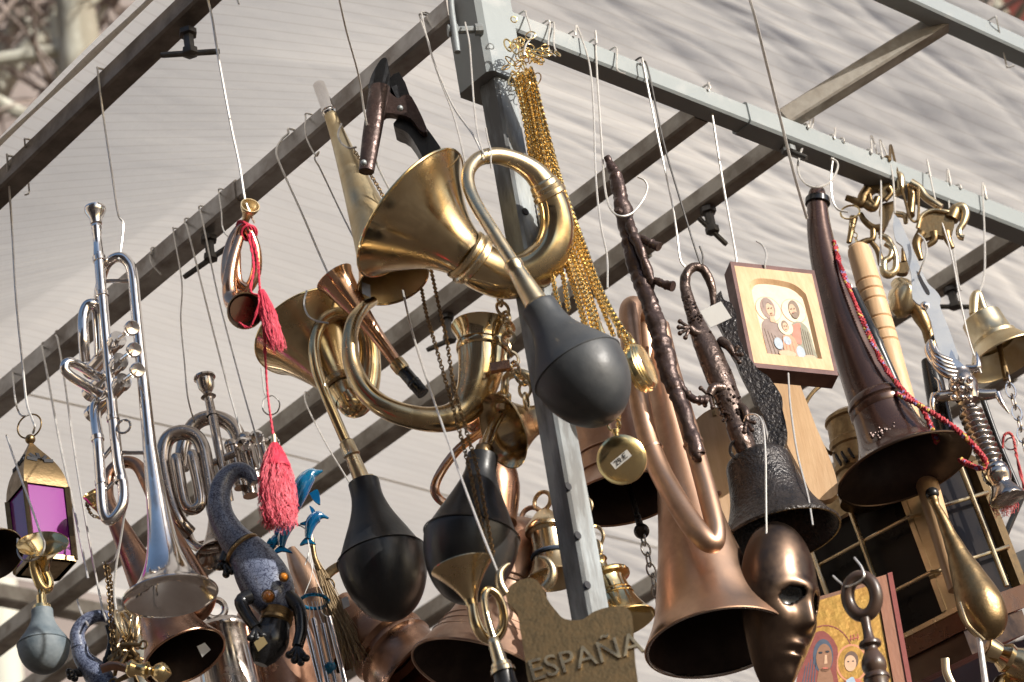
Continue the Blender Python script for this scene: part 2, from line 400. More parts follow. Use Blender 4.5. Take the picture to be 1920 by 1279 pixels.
house('town_house', 'brick red plastered town house behind the far eave corner', (11.5, 14.8, 0), (7.5, 5), (-.45, -1, 0), 16, 'plaster_red', 4, 5)
house('town_house', 'broad pinkish brown town house facing the stall from across the street', (-8, -16, 0), (10, 4), (.1, 1, 0), 13, 'plaster', 6, 4)
house('town_house', 'cream town house on the far left of the street', (-19, -2, 0), (9, 4), (1, .1, 0), 12, 'stone_trim', 5, 3)

def tree(name, label, base, pts, r0, seed, nb, spread=2.4):
    rnd = random.Random(seed); t = thing(name, label, 'tree', base)
    c = cr([tuple(p) for p in pts], 6); n = len(c)
    MB().tube3([Vector(a) for a in c], [r0 * (1 - .6 * i / n) for i in range(n)], 16).jitter(.02, 2.5, seed).build('trunk', 'bark', t)
    br = MB(); tw = MB()
    for k in range(nb):
        a = Vector(c[int(n * (.35 + .6 * k / nb))]); d = Vector((rnd.uniform(-1, 1), rnd.uniform(-.6, .6), rnd.uniform(.1, .9))).normalized()
        L = spread * rnd.uniform(.6, 1.2); q = [a]; dd = d.copy()
        for i in range(5):
            dd = (dd + Vector((rnd.uniform(-.35, .35), rnd.uniform(-.35, .35), rnd.uniform(-.15, .35)))).normalized(); q.append(q[-1] + dd * L / 5)
        br.tube3([Vector(z) for z in cr([tuple(z) for z in q], 3)], [r0 * .26 * (1 - .85 * i / 15) for i in range(16)], 8)
        for m in range(14):
            s0 = q[rnd.randint(1, 5)]; e = Vector((rnd.uniform(-1, 1), rnd.uniform(-.8, .8), rnd.uniform(-.3, 1))).normalized(); ll = rnd.uniform(.4, 1.2)
            p1 = s0 + e * ll * .5 + Vector((rnd.uniform(-.1, .1), 0, rnd.uniform(-.1, .1))); p2 = p1 + (e + Vector((rnd.uniform(-.5, .5), 0, rnd.uniform(-.2, .5)))) * ll * .5
            tw.tube3([s0, p1, p2], [.018, .011, .005], 5)
            for z in range(3):
                s1 = s0.lerp(p2, rnd.uniform(.3, .95)); e2 = (e + Vector((rnd.uniform(-1, 1), rnd.uniform(-1, 1), rnd.uniform(-.6, .8)))).normalized() * rnd.uniform(.15, .5)
                tw.tube3([s1, s1 + e2 * .6 + Vector((0, 0, .02)), s1 + e2], [.008, .006, .003], 4)
    b = br.build('limbs', 'bark', t); b['kind'] = 'stuff'
    b = tw.build('crown', 'twig', t); b['kind'] = 'stuff'
    return t
def far(x, y, Y): return P(x, y, Y)
def ground_pt(v): return Vector((v.x, v.y, 0))
b1 = far(150, 150, 9.0)
tree('plane_tree', 'bare tree with pale mottled bark seen beyond the striped cloth edge', ground_pt(b1), [ground_pt(b1) + Vector((.45, 0, 0)), far(195, 600, 9.0), far(165, 250, 9.0), far(145, 60, 9.0), far(118, -120, 9.0), far(110, -400, 9.0)], .125, 3, 9)
b2 = far(118, 150, 9.6)
tree('plane_tree', 'slimmer bare tree leaning beside the thick pale trunk', ground_pt(b2), [ground_pt(b2) + Vector((.5, .1, 0)), far(160, 600, 9.6), far(125, 200, 9.6), far(104, 0, 9.6), far(95, -300, 9.6)], .06, 8, 6, 2.0)
b3 = far(-60, 200, 10.4)
tree('plane_tree', 'bare tree with dark forked twigs left of the pale trunks', ground_pt(b3), [ground_pt(b3), far(-40, 500, 10.4), far(-20, 200, 10.4), far(70, 80, 10.4), far(150, -40, 10.4)], .10, 21, 8, 2.2)
b4 = far(1850, -20, 9.5)
tree('street_tree', 'bare twiggy tree in front of the red house', ground_pt(b4), [ground_pt(b4) + Vector((.7, .4, 0)), far(1980, 500, 9.5), far(1900, 100, 9.5), far(1830, -60, 9.5), far(1810, -300, 9.5)], .07, 31, 7, 1.4)
# ------------------------------------------------------------------ the stall: canopy and frame
BW = .029                                             # beam tube side
ZC = ZT + .055                                        # cloth height over the corner
def eave_uv(x, y, z): return uv(PZ(x, y, z))
uOL = eave_uv(213, 197, ZT + .0155)[0] - .0185; ZE2 = ZT + .12; vOR = eave_uv(1800, 41, ZE2 - .0145)[1] + .0105
U1, V1 = 2.9, 2.3
def rise(v): return .12 * max(0, v - .05) if v > .35 else .12 * max(0, v - .05) * max(0, (v - .05) / .3)
def cloth():
    nu, nv = 340, 640; vs = []; fs = []
    u0, v0 = uOL - .034, vOR - .02
    for i in range(nu + 1):
        u = u0 + (U1 - u0) * (i / nu) ** 1.25
        for j in range(nv + 1):
            v = v0 + (V1 - v0) * (j / nv) ** 1.15
            right = max(0, min(1, (u - v + .25) / .7))
            wp = .05 * noise.noise(Vector((u * 2, v * 3, 21))) + .010 * noise.noise(Vector((u * 6, v * 9, 25))); h = .0030 * noise.noise(Vector((u * 1.8 + v * 1.1, (v + wp) * 12 - u * 2.2, 0))) * (.2 + right) - .0022 * (1 - abs(noise.noise(Vector((u * 1.5 - v * 1, (v + wp * 1.2) * 15 - u * 3.4, 31))))) ** 5 * (.1 + right) - .0011 * (1 - abs(noise.noise(Vector((u * 3.2 - v * 2, (v + wp * .8) * 31 - u * 5.5, 41))))) ** 4 * (.15 + right)
            h += .0017 * noise.noise(Vector((u * 6 - v * 3, (v + wp) * 34 + u * 4, 3))) * (.18 + right)
            h += .012 * noise.noise(Vector((u * 1.5, v * 1.7, 7)))
            h += .0008 * noise.noise(Vector((u * 18 + v * 9, (v + wp) * 60, 11))) * right
            h += .0018 * max(0, right - .3) * noise.noise(Vector((u * 8 - v * 5, v * 13 + u * 4, 5)))
            e = max(0, (uOL + .03) - u)
            z = ZT + .052 + h * min(1, .25 + max(0, (u - uOL) / .15)) + e * .15 + max(0, min(1, (v - .3) / .5)) * e * .5 * noise.noise(Vector((1, v * 2.5, 3))) + (ZE2 + .03 - ZT - .052) * min(1, max(0, (u - uOL) / .45)) + rise(v) * min(1, max(0, (u - uOL) / .4)) + max(0, .022 - abs(j - nv) * .001)
            vs.append(Vector((u, v, z)))
    for i in range(nu):
        for j in range(nv):
            a = i * (nv + 1) + j
            fs.append((a, a + nv + 1, a + nv + 2, a + 1))
    me = bpy.data.meshes.new('cloth_sheet'); me.from_pydata(vs, [], fs); me.materials.append(M['canopy_cloth'])
    me.polygons.foreach_set('use_smooth', [True] * len(me.polygons)); me.update()
    return me, u0, v0
t = bpy.data.objects.new('canopy', None); col.objects.link(t); t.location = K; t.rotation_euler = (0, 0, R(45))
tag(t, 'off white striped cloth canopy stretched over the whole stall frame', 'canopy')
me, cu0, cv0 = cloth()
o = bpy.data.objects.new('cloth', me); col.objects.link(o); o.parent = t
def local_part(name, mb, m, parent):
    me = bpy.data.meshes.new(name); me.from_pydata(mb.v, [], mb.f); me.materials.append(M[m]); me.polygons.foreach_set('use_smooth', [True] * len(me.polygons)); me.set_sharp_from_angle(angle=R(35)); me.update()
    ob = bpy.data.objects.new(name, me); col.objects.link(ob); ob.parent = parent; return ob
# rolled hems along both eaves and the far edge, and one sewn seam
hem = MB().tube3([Vector((cu0 + .004 + .004 * math.sin(q * 9), cv0 + q * (V1 - cv0), ZT + .056 + .003 * noise.noise(Vector((q * 14, 2, 0))))) for q in np.linspace(0, 1, 90)], [.0035 + .0015 * noise.noise(Vector((q * 20, 5, 1))) for q in np.linspace(0, 1, 90)], 8)
local_part('hem', hem, 'canopy_cloth', o)
sm_ = MB().tube3([Vector((cu0 + q * (U1 - cu0), 1.5, ZC + .088 + rise(1.5) + .006 + .012 * noise.noise(Vector(((cu0 + q * (U1 - cu0)) * 1.5, 1.5 * 1.7, 7))))) for q in np.linspace(0, 1, 80)], .003, 6, flat=.4, up=Vector((0, 0, 1)))
local_part('seam', sm_, 'canopy_cloth', o)

S = thing('stall_frame', 'bolted square steel tube frame of the market stall with corner post', 'stall', FR(.02, .02, 0))
def beam(a, b, wd, matn, name='beam', z=None):
    """square tube between two frame points, bevelled"""
    m = MB(); a = Vector(a); b = Vector(b); d = (b - a).normalized(); u = Vector((0, 0, 1)) if abs(d.z) < .9 else E2; u = (u - d * u.dot(d)).normalized(); x = d.cross(u); h = wd / 2; c = wd * .10
    oc = [(h - c, h), (h, h - c), (h, c - h), (h - c, -h), (c - h, -h), (-h, c - h), (-h, h - c), (c - h, h)]
    vs = [q + x * i + u * j for q in (a, b) for i, j in oc]
    fs = [(k, (k + 1) % 8, (k + 1) % 8 + 8, k + 8) for k in range(8)] + [tuple(range(7, -1, -1)), tuple(range(8, 16))]
    return m.add(vs, fs).build(name, matn, S, sharp=20)
zb = ZT - BW / 2
# left beam: thin tube near the corner, wider sleeve farther out
vs1 = uv(PLf(441, 350))[1]
beam(FR(BW / 2, .02, zb), FR(BW / 2, vs1 + .02, zb), BW, 'steel_beam')
beam(FR(BW / 2, vs1, zb), FR(BW / 2, V1 - .02, zb + .022), BW + .004, 'steel_beam', 'sleeve')
# right beam
us1 = uv(PRf(1393, 172))[0]
beam(FR(.02, BW / 2, zb), FR(us1 + .02, BW / 2, zb), BW, 'steel_paint')
beam(FR(us1, BW / 2, zb), FR(2.25, BW / 2, zb), BW + .005, 'steel_paint', 'sleeve')
# eave rails
ze = ZT + .03
beam(FR(uOL + .004, .1, ze), FR(uOL + .004, vOR, ZE2 - .02), .029, 'steel_umber', 'eave_rail')
beam(FR(uOL + .004, .1, ze), FR(uOL + .004, V1 - .02, ze), .029, 'steel_umber', 'eave_rail')
beam(FR(uOL + .01, vOR + .004, ZE2), FR(2.25, vOR + .004, ZE2), .029, 'steel_paint', 'eave_rail')
# rafters above the beams
zr = ZT - .0145
def raft(x, y, matn='steel_brown', w0=.026, v0=None, zz=zr):
    u = uv(PZ(x, y, zz))[0]
    sp = .30
    va = v0 if v0 is not None else vOR + .02
    beam(FR(u, va, zz), FR(u, sp + .02, zz), w0, matn, 'rafter')
    beam(FR(u, sp, zz), FR(u, V1 - .02, zz), w0 + .006, matn, 'rafter_sleeve')
    return u
uA = raft(870, 545, v0=BW + .001); uB = raft(1300, 390, v0=BW + .001); uC = raft(1700, 575, v0=BW + .001); uD = raft(1240, 1090, v0=BW + .001)
beam(FR(-.2, V1 - .015, ZT + .12 + rise(V1)), FR(2.25, V1 - .015, ZT + .12 + rise(V1)), .036, 'steel_brown', 'far_rail')
pb = PRf(1776, 36, vOR + .006); beam(FR(uB, .016, ZT + .014), pb, .026, 'steel_brown', 'rafter')
# corner post with sleeve collar
pc = PLf(926, 115, .006); pu, pv = .025, -.013
def post_pt(z): return FR(pu + .0155, pv + .0155, z)
beam(post_pt(0), post_pt(ZT - .02), .031, 'steel_galv', 'post')
cz0 = PLf(918, 105, -.004).z
beam(FR(.042, .011, cz0), FR(.042, .011, ZT + .05), .060, 'steel_paint', 'collar')
# round holes up the right face of the post
for (x, y) in ((985, 397), (1065, 912), (1083, 1004), (1101, 1097)):
    c = PRf(x, y, pv - .0006)
    MB().lathe3(c, c - E2 * .001, [(0, .0046), (1, .0044), (1, .0001)], 14).build('bolt_hole', 'ink', S)
def t_handle(base, arm, arm2=None, drop=.05, dirv=(1, .3, 0), ln=.034, matn='steel_dark', axis=(0, 0, -1)):
    """clamp screw with a sliding bar, hanging under a beam"""
    b = Vector(base); ax = Vector(axis).normalized()
    h = MB().lathe3(b, b + ax * drop, [(0, .011), (.18, .011), (.2, .0065), (.72, .0062), (.74, .0095), (.95, .0095), (.98, .006), (1, .0001)], 6).build('clamp_screw', matn, S)
    d = Vector(dirv).normalized(); c = b + ax * (drop * .9)
    MB().tube3([c - d * ln, c - d * ln * .9, c + d * ln * .9, c + d * ln], [.003, .0036, .0036, .003], 10).build('handle_bar', 'steel_dark', h)
b = PLf(352, 58, uOL + .006); t_handle(b, 0, drop=.036, dirv=(1, .15, -.02))
b = PLf(391, 445, .012); t_handle(b, 0, drop=.036, dirv=(1, -.2, .43), ln=.042)
b = PRf(1468, 238, .014); t_handle(b, 0, drop=.042, dirv=(.5, -.25, -.55), ln=.03, matn='steel_galv')
b = FR(uB, uv(PZ(1310, 385, zr - .015))[1], zr - .015); t_handle(b, 0, drop=.04, dirv=(.45, .2, -.6), ln=.026)
b = FR(uA, uv(PZ(835, 590, zr - .015))[1], zr - .015); t_handle(b, 0, drop=.045, dirv=(1, .1, .35), ln=.035)
b = FR(uC, uv(PZ(1765, 535, zr - .015))[1], zr - .015); t_handle(b, 0, drop=.034, dirv=(1, .1, -.15), ln=.03)
# collar clamp: threaded screw and bent lever on the left face
pcl = PLf(905, 55, .012); scm = MB().lathe3(pcl, pcl - E1 * .034 - E2 * -.022, [(0, .007), (.22, .007), (.24, .0045), (.7, .0045), (.72, .0075), (1, .0075), (1, .0001)], 8).build('clamp_screw', 'steel_galv', S)
MB().tube([(843, -60, 2.5, 6), (846, 10, 2.49, 6), (852, 55, 2.485, 6), (858, 98, 2.48, 6)], 4, 12).build('lever', 'steel_galv', scm)

# folding bracket strapped to the left beam
t = thing('folding_bracket', 'riveted brown metal V shaped bracket strapped onto the left beam', 'bracket', (715, 170, 2.58))
MB().outline([(690, 163), (697, 140), (712, 114), (722, 108), (727, 118), (728, 165), (715, 172), (698, 172)], 2.565, .045, 3).build('strap', 'leather_black', t)
MB().tube([(712, 165, 2.565, 20), (706, 200, 2.56, 19), (697, 255, 2.555, 18), (687, 322, 2.55, 15)], 5, 16, flat=.75).build('channel_arm', 'iron_brown', t)
MB().outline([(706, 166), (724, 168), (745, 184), (758, 178), (772, 182), (800, 240), (790, 246), (770, 222), (745, 214), (722, 212), (712, 225), (700, 230)], 2.575, .012, 3).build('hinge_plate', 'iron_brown', t)
MB().outline([(745, 222), (765, 226), (785, 226), (800, 240), (832, 292), (800, 312), (790, 290), (765, 250), (738, 236)], 2.585, .03, 3).build('curved_arm', 'leather_black', t)
MB().outline([(728, 150), (748, 135), (768, 178), (756, 186), (745, 186)], 2.58, .03, 2).build('strap', 'leather_black', t)
for x, y in ((750, 203), (682, 305)): MB().pball(x, y, 2.553 if y < 250 else 2.535, 6, seg=12, rings=8).build('rivet', 'steel_galv', t)
# ------------------------------------------------------------------ wire hooks
WG = 'wire hooks slung over the stall beams'
def wire(label, pts, r=1.9, m='steel_wire', n=6, over=None, group=WG, name='wire_hook', cat='hook'):
    """over: 'L', 'R', 'OL' - the first point sits on that beam and the wire bends over its top"""
    q = []
    for i, p in enumerate(pts):
        if i == 0 and over:
            if over == 'L': a = PLf(p[0], p[1], -.001); inn = E1
            elif over == 'OL': a = PLf(p[0], p[1], uOL - .012); inn = E1
            elif over == 'OR': a = PRf(p[0], p[1], vOR - .016); inn = E2
            else: a = PRf(p[0], p[1], -.001); inn = E2
            zt = {'L': ZT + .004, 'R': ZT + .004, 'OL': ZT + .0455, 'OR': ZE2 + .016}[over]; a.z = min(a.z, zt); w_ = .033 if over in 'LR' else .030
            q += [Vector((*(a + inn * (w_ + .001)).xy, zt - .02)), Vector((*(a + inn * w_).xy, zt)), Vector((*(a + inn * .016).xy, zt + .001)), Vector((*(a - inn * .001).xy, zt)), Vector((*(a - inn * .003).xy, zt - .008))]
        else: q.append(P(*p))
    k = SC(pts[-1][0], pts[-1][1], pts[-1][2] if len(pts[-1]) > 2 else 2.6)
    c = [Vector(a) for a in cr([tuple(a) for a in q], n)]
    return tag(MB().tube3(c, r * k, 6).build(name, m), label, cat, group)

def bulb_px(mb, a, b, prof, seg=44): return mb.lathe(a, b, prof, seg, 5)
TEAR = [(0, .42), (.06, .40), (.16, .44), (.30, .58), (.44, .82), (.53, .97)]
def rubber_bulb(a, b, r, m, parent, seam=True, neck=.42, cone=False):
    pr = [(0, neck * .98), (.02, neck), (.12, neck * 1.02), (.24, neck * 1.25), (.36, .70), (.47, .90), (.535, .985), (.56, 1.0)]
    if cone: pr = [(0, neck), (.12, neck * 1.03), (.25, .50), (.40, .74), (.5, .90), (.545, .98), (.56, 1.0)]
    pr = [(t, x * r) for t, x in pr]
    low = [(.56 + .44 * math.sin(q), r * math.cos(q)) for q in np.linspace(.12, math.pi / 2, 10)]
    o = MB().lathe(a, b, pr + low, 48, 4).build('bulb', m, parent)
    if seam:
        A = P(*a); B = P(*b); k = SC(*a); MB().torus(A.lerp(B, .55), B - A, r * k * .998, .0008, 48, 6).build('seam', m, o)
    return o

# ------------------------------------------------------------------ silver trumpet
Y = 2.62
t = thing('trumpet', 'shiny silver valve trumpet hanging mouthpiece up on a string', 'trumpet', (318, 1120, Y))
MB().lathe((178, 390, Y), (185, 480, Y), [(0, 15), (.0, 20), (.06, 20.5), (.12, 18), (.22, 12), (.34, 11), (.36, 9), (.42, 10), (.46, 8.5), (.52, 9.5), (.56, 8), (.8, 8.5), (1, 10)], 30, 1).build('mouthpiece', 'silver', t)
lp = MB().tube([(185, 476, Y, 10), (193, 570, Y, 10), (203, 680, Y, 10), (213, 790, Y, 10.5), (222, 870, Y, 10.5), (231, 912, Y, 10.5), (230, 945, Y, 10.5), (217, 968, Y, 10.5), (203, 975, Y, 10.5), (193, 955, Y, 10.5), (189, 900, Y, 10.5), (183, 820, Y, 10.5), (178, 768, Y + .01, 10.5), (186, 748, Y + .03, 10), (200, 742, Y + .03, 9)], 6, 18).build('leadpipe', 'silver', t)
for x, y in ((186, 486), (191, 552), (212, 785), (190, 905), (226, 900), (183, 822)): MB().lathe((x - .8, y - 5, Y), (x + .8, y + 5, Y), [(0, 10), (.1, 12.4), (.9, 12.4), (1, 10)], 20, 1).build('ferrule', 'silver', lp)
MB().tube([(184, 590, Y + .03, 9), (186, 545, Y + .02, 9), (196, 505, Y + .012, 9), (208, 488, Y + .004, 9.5), (224, 482, Y, 10), (238, 490, Y, 10), (248, 512, Y, 10.3), (255, 580, Y, 10.5), (263, 660, Y, 11), (273, 760, Y, 12), (282, 850, Y, 14)], 6, 18).build('bell_pipe', 'silver', t)
bl = MB().lathe((281, 840, Y), (319, 1118, Y), [(0, 14), (.2, 17), (.4, 21), (.55, 25), (.68, 31), (.79, 40), (.88, 53), (.95, 70), (1, 89)], 64, 6, inner=2.2).build('bell', 'silver', t)
A = P(319, 1118, Y); B = P(281, 840, Y); MB().torus(A, B - A, 89 * SC(319, 1118, Y), .0013, 64, 8).build('rim', 'silver', bl)
for i, (bx, by, cx, cy) in enumerate(((249, 614, 166, 700), (253, 655, 166, 742), (259, 693, 170, 781))):
    v = MB().lathe((bx - 26, by + 20, Y - .01), (cx, cy, Y + .045), [(0, 2), (0, 16), (.04, 17), (.1, 17), (.11, 14.5), (.86, 14.5), (.88, 17), (.97, 17), (1, 13), (1.03, 6), (1.03, .5)], 26, 1).build('valve', 'silver', t)
    MB().tube([(bx - 24, by + 18, Y - .012, 4.5), (bx - 6, by + 4, Y - .035, 4.5)], 2, 10).build('valve_stem', 'silver', v)
    MB().lathe((bx - 4, by + 3, Y - .034), (bx, by, Y - .042), [(0, .5), (0, 13), (.3, 14.5), (.8, 14.5), (1, 12.5), (.85, .5)], 26, 1).build('button', 'silver', v)
MB().tube([(160, 678, Y + .012, 10), (157, 640, Y, 10.5), (156, 598, Y, 10.5), (162, 576, Y, 10.5), (172, 570, Y, 10.5), (181, 578, Y + .005, 10.5), (184, 605, Y + .01, 10.5), (187, 668, Y + .015, 10)], 6, 16).build('tuning_slide', 'silver', t)
MB().tube([(186, 708, Y + .01, 9.5), (160, 692, Y - .01, 9.5), (136, 680, Y - .025, 9.5), (124, 682, Y - .03, 9.5), (122, 694, Y - .03, 9.5), (134, 706, Y - .024, 9.5), (160, 722, Y - .01, 9.5), (186, 738, Y + .01, 9.5)], 6, 16).build('tuning_slide', 'silver', t)
for a, b in (((200, 527, Y), (243, 527, Y)), ((228, 849, Y), (276, 849, Y)), ((191, 862, Y), (212, 836, Y)), ((192, 925, Y), (212, 905, Y))):
    MB().tube([(*a, 4), (*b, 4)], 2, 10).build('brace', 'silver', t)
MB().torus(P(232, 800, Y - .01), (0.2, 1, 0), .008, .0015, 22, 6).build('finger_ring', 'silver', t)
wire('kinked white string tying the silver trumpet to the brown eave rail', [(190, 165), (196, 235, Y), (209, 320, Y), (221, 400, Y), (231, 420, Y), (226, 470, Y), (222, 487, Y - .006)], 2.2, over='OL', name='string', cat='string')

# ------------------------------------------------------------------ lantern with purple panes
Y = 2.79
t = thing('lantern', 'small brass lantern with domed pierced top and purple glass', 'lantern', (80, 1045, Y))
k = SC(75, 930, Y); cx = P(70, 929, Y); hd = 60 * k; zv = Vector((0, 0, 1))
rot = Matrix.Rotation(R(-9), 3, 'Z')
cor = [rot @ Vector(d) * hd for d in ((-1, 0, 0), (0, -1, 0), (1, 0, 0), (0, 1, 0))]
ztop = cx.z; dz = 150 * k; bot = Vector((cx.x + .004, cx.y, ztop - dz))
apex = Vector((cx.x - .004, cx.y, ztop + 115 * k))
dm = MB(); prof = [(0, 1.04), (.2, .98), (.42, .82), (.65, .54), (.85, .24), (1, .05)]
prof = [tuple(a) for a in cr(prof, 4)]
vs = []; fs = []
for f, s_ in prof:
    c = cx.lerp(apex, f)
    for q in cor: vs.append(c + q * s_)
for i in range(len(prof) - 1):
    for j in range(4): fs.append((i * 4 + j, i * 4 + (j + 1) % 4, (i + 1) * 4 + (j + 1) % 4, (i + 1) * 4 + j))
dome = dm.add(vs, fs).build('dome', 'brass_aged', t, sharp=40)
for j in (0, 1):                                   # pierced flower openings
    for a in range(5):
        an = R(-80 + a * 40); s_ = .74; f = .50
        m0 = cx.lerp(apex, f) + (cor[j] + cor[j + 1]) * .5 * s_; ed = (cor[j + 1] - cor[j]).normalized(); upd = (apex - m0).normalized()
        c = m0 + (ed * math.sin(an) + upd * math.cos(an)) * .0105 - (cor[j] + cor[j + 1]).normalized() * -.0005
        d = (ed * math.sin(an) + upd * math.cos(an)) * .0062; sd_ = d.cross((cor[j] + cor[j + 1]).normalized()).normalized() * .0021
        MB().box(c, d, sd_, (cor[j] + cor[j + 1]).normalized() * .0012).build('pierced_slot', 'ink', dome)
for j in range(4):
    MB().bar(cx + cor[j] * 1.0, bot + cor[j] * .98, .0028, .0028, (0, 1, 0)).build('corner_bar', 'brass_aged', t)
    a, b = cx + cor[j] * .94, cx + cor[(j + 1) % 4] * .94; a2, b2 = bot + cor[j] * .93, bot + cor[(j + 1) % 4] * .93
    pa = MB().prism([a, b, b2, a2], (cor[j] + cor[(j + 1) % 4]).normalized() * -.002).build('glass_pane', 'purple_glass', t)
    MB().bar(a2, b2, .003, .003).build('bottom_rail', 'brass_aged', t)
MB().prism([bot + q * 1.0 for q in cor], (0, 0, -.003)).build('base_plate', 'brass_aged', t)
MB().ball(apex + zv * .004, .0062, 16, 10).build('knob', 'brass_aged', t)
MB().torus(apex + zv * .004 + zv * 26 * k * 1.1, (.25, 1, 0), 25 * k, .0011, 36, 6).build('hanging_ring', 'brass_aged', t)
MB().tube([(32, 975, 2.795, 3), (40, 1010, 2.795, 12), (45, 1040, 2.795, 12)], 4, 16).build('candle_holder', 'purple_glass', t)
wire('white wire from the eave rail ending in a hook through the lantern ring', [(19, 322), (22, 420, 2.8), (30, 560, 2.79), (42, 680, 2.785), (50, 755, 2.78), (60, 785, 2.775), (65, 800, 2.77), (62, 812, 2.78)], 2.4, over='OL')
wire('short curved hook on the left beam catching the lantern ring', [(29, 725), (28, 745, 2.80), (34, 770, 2.79), (42, 780, 2.785), (54, 778, 2.785)], 1.9, over='L')

# ------------------------------------------------------------------ little brass horn with grey bulb
Y = 2.70
t = thing('bulb_horn', 'tiny brass bulb horn with a powdery grey rubber bulb below the lantern', 'horn', (82, 1262, Y), 'brass bulb horns')
bl = MB().lathe((84, 1072, Y), (80, 1020, Y - .028), [(0, 8), (.3, 12), (.6, 22), (.85, 37), (1, 49)], 44, 5, inner=1.6).build('bell', 'brass_bright', t)
MB().tube([(84, 1072, Y, 9), (92, 1092, Y + .004, 9), (88, 1104, Y + .004, 10), (78, 1100, Y, 10), (68, 1080, Y - .006, 9), (62, 1058, Y - .012, 8), (64, 1046, Y - .016, 7.5), (72, 1055, Y - .004, 7), (78, 1085, Y + .006, 7), (78, 1110, Y, 7.5), (78, 1125, Y, 8)], 6, 16).build('pipe', 'brass_bright', t)
MB().lathe((77, 1116, Y), (79, 1148, Y), [(0, 8), (.05, 9.5), (.6, 9.5), (.65, 17), (.95, 18), (1, 15)], 28, 1).build('collar', 'brass_bright', t)
rubber_bulb((79, 1144, Y), (84, 1262, Y), 49, 'rubber_grey', t)
wire('bright white wire hook running down to the tiny brass horn with grey bulb', [(12, 815, 2.77), (14, 822, 2.77), (30, 870, 2.74), (55, 940, 2.71), (76, 1000, 2.665), (84, 1020, 2.66), (78, 1040, 2.66), (62, 1050, 2.67), (45, 1050, 2.67), (34, 1038, 2.675), (33, 1010, 2.68)], 2.2)
t = thing('bulb_horn', 'brass horn bell with a dark mouth cut off beside the lantern', 'horn', (-10, 1100, 2.72), 'brass bulb horns')
MB().lathe((-110, 900, 2.76), (-8, 1040, 2.70), [(0, 8), (.4, 13), (.7, 26), (.9, 44), (1, 56)], 44, 5, inner=2).build('bell', 'brass', t, inm='shaded_inside')
MB().tube([(-110, 900, 2.76, 8), (-130, 860, 2.77, 8), (-120, 800, 2.78, 8), (-90, 780, 2.78, 8)], 4, 12).build('pipe', 'brass', t)

# ------------------------------------------------------------------ dark nickel pocket cornet
Y = 2.86
t = thing('cornet', 'compact nickel cornet with coiled pipes under the left beam', 'cornet', (380, 1040, Y))
MB().lathe((383, 706, Y), (398, 780, Y), [(0, 14), (0, 20), (.05, 21), (.1, 17), (.28, 15), (.42, 8), (.48, 10), (.52, 14.5), (.56, 9), (.62, 8), (.9, 8.5), (.92, 11), (1, 11)], 28, 1).build('mouthpiece', 'nickel_dark', t)
MB().tube([(398, 776, Y, 9), (408, 830, Y, 9), (420, 890, Y, 9), (430, 940, Y + .01, 9)], 4, 16).build('leadpipe', 'nickel_dark', t)
MB().tube([(356, 1000, Y, 14.5), (338, 980, Y - .01, 14.5), (322, 940, Y - .01, 14.5), (310, 890, Y - .01, 14.5), (306, 855, Y - .01, 14.5), (314, 824, Y - .01, 14.5), (338, 811, Y - .01, 14.5), (364, 817, Y - .01, 14.5), (379, 838, Y - .01, 14.5), (388, 880, Y - .01, 14.5), (400, 950, Y - .01, 14.5), (408, 985, Y - .005, 13)], 6, 18).build('coil', 'nickel_dark', t)
MB().tube([(340, 880, Y + .03, 14.5), (346, 830, Y + .03, 14.5), (368, 793, Y + .03, 14.5), (402, 783, Y + .03, 14.5), (436, 800, Y + .03, 14.5), (452, 840, Y + .03, 14.5), (470, 930, Y + .03, 14.5)], 6, 18).build('coil', 'nickel_dark', t)
MB().tube([(330, 850, Y - .02, 2), (331, 858, Y - .02, 11), (338, 900, Y - .02, 11), (346, 940, Y - .02, 11), (356, 955, Y - .02, 11), (370, 952, Y - .02, 11), (376, 938, Y - .02, 11), (369, 895, Y - .02, 11), (360, 852, Y - .02, 11), (359, 845, Y - .02, 2)], 6, 16).build('tuning_slide', 'nickel_dark', t)
for x, y in ((330, 858), (359, 852)): MB().pball(x, y, Y - .02, 9.5, seg=16).build('slide_cap', 'silver', t)
for i, (x, y, x2, y2) in enumerate(((458, 815, 480, 900), (432, 828, 452, 915), (488, 826, 508, 900))):
    v = MB().lathe((x, y, Y + .005 + .015 * i), (x2, y2, Y + .005 + .015 * i), [(0, .5), (0, 11), (.05, 14), (.12, 14), (.14, 12.5), (.9, 12.5), (.92, 14), (1, 13), (1, .5)], 24, 1).build('valve', 'nickel_dark', t)
    MB().lathe((x + 22, y + 5, Y - .01), (x + 24, y + 6, Y - .022), [(0, .5), (0, 10), (.4, 14.5), (1, 11), (.9, .5)], 22, 1).build('button', 'silver', v)
MB().tube([(352, 1000, Y + .01, 9), (360, 1018, Y, 9), (380, 1030, Y - .01, 9), (410, 1026, Y - .01, 9)], 5, 16).build('bow', 'nickel_dark', t)
MB().tube([(340, 960, Y + .02, 8), (346, 1000, Y + .012, 8), (364, 1022, Y + .012, 8), (404, 1014, Y, 8)], 5, 16).build('bow', 'silver', t)
MB().lathe((405, 935, Y + .01), (418, 1040, Y), [(0, 14), (.3, 18), (.6, 26), (.85, 38), (1, 52)], 44, 5, inner=2).build('bell', 'nickel_dark', t)
MB().tube([(395, 870, Y, 7), (440, 850, Y, 7)], 2, 12).build('brace', 'nickel_dark', t)
wire('wavy thin wire from the left beam to the compact nickel cornet', [(336, 505), (341, 530, 2.88), (339, 600, 2.87), (346, 680, 2.86), (352, 745, 2.855), (364, 790, 2.88), (366, 800, 2.888)], 1.6, over='L')
wire('straight wire from the left beam to the cornet valves beside the red tassel', [(350, 412), (352, 430, 2.88), (372, 510, 2.87), (415, 680, 2.86), (452, 812, 2.862)], 1.9, over='L')
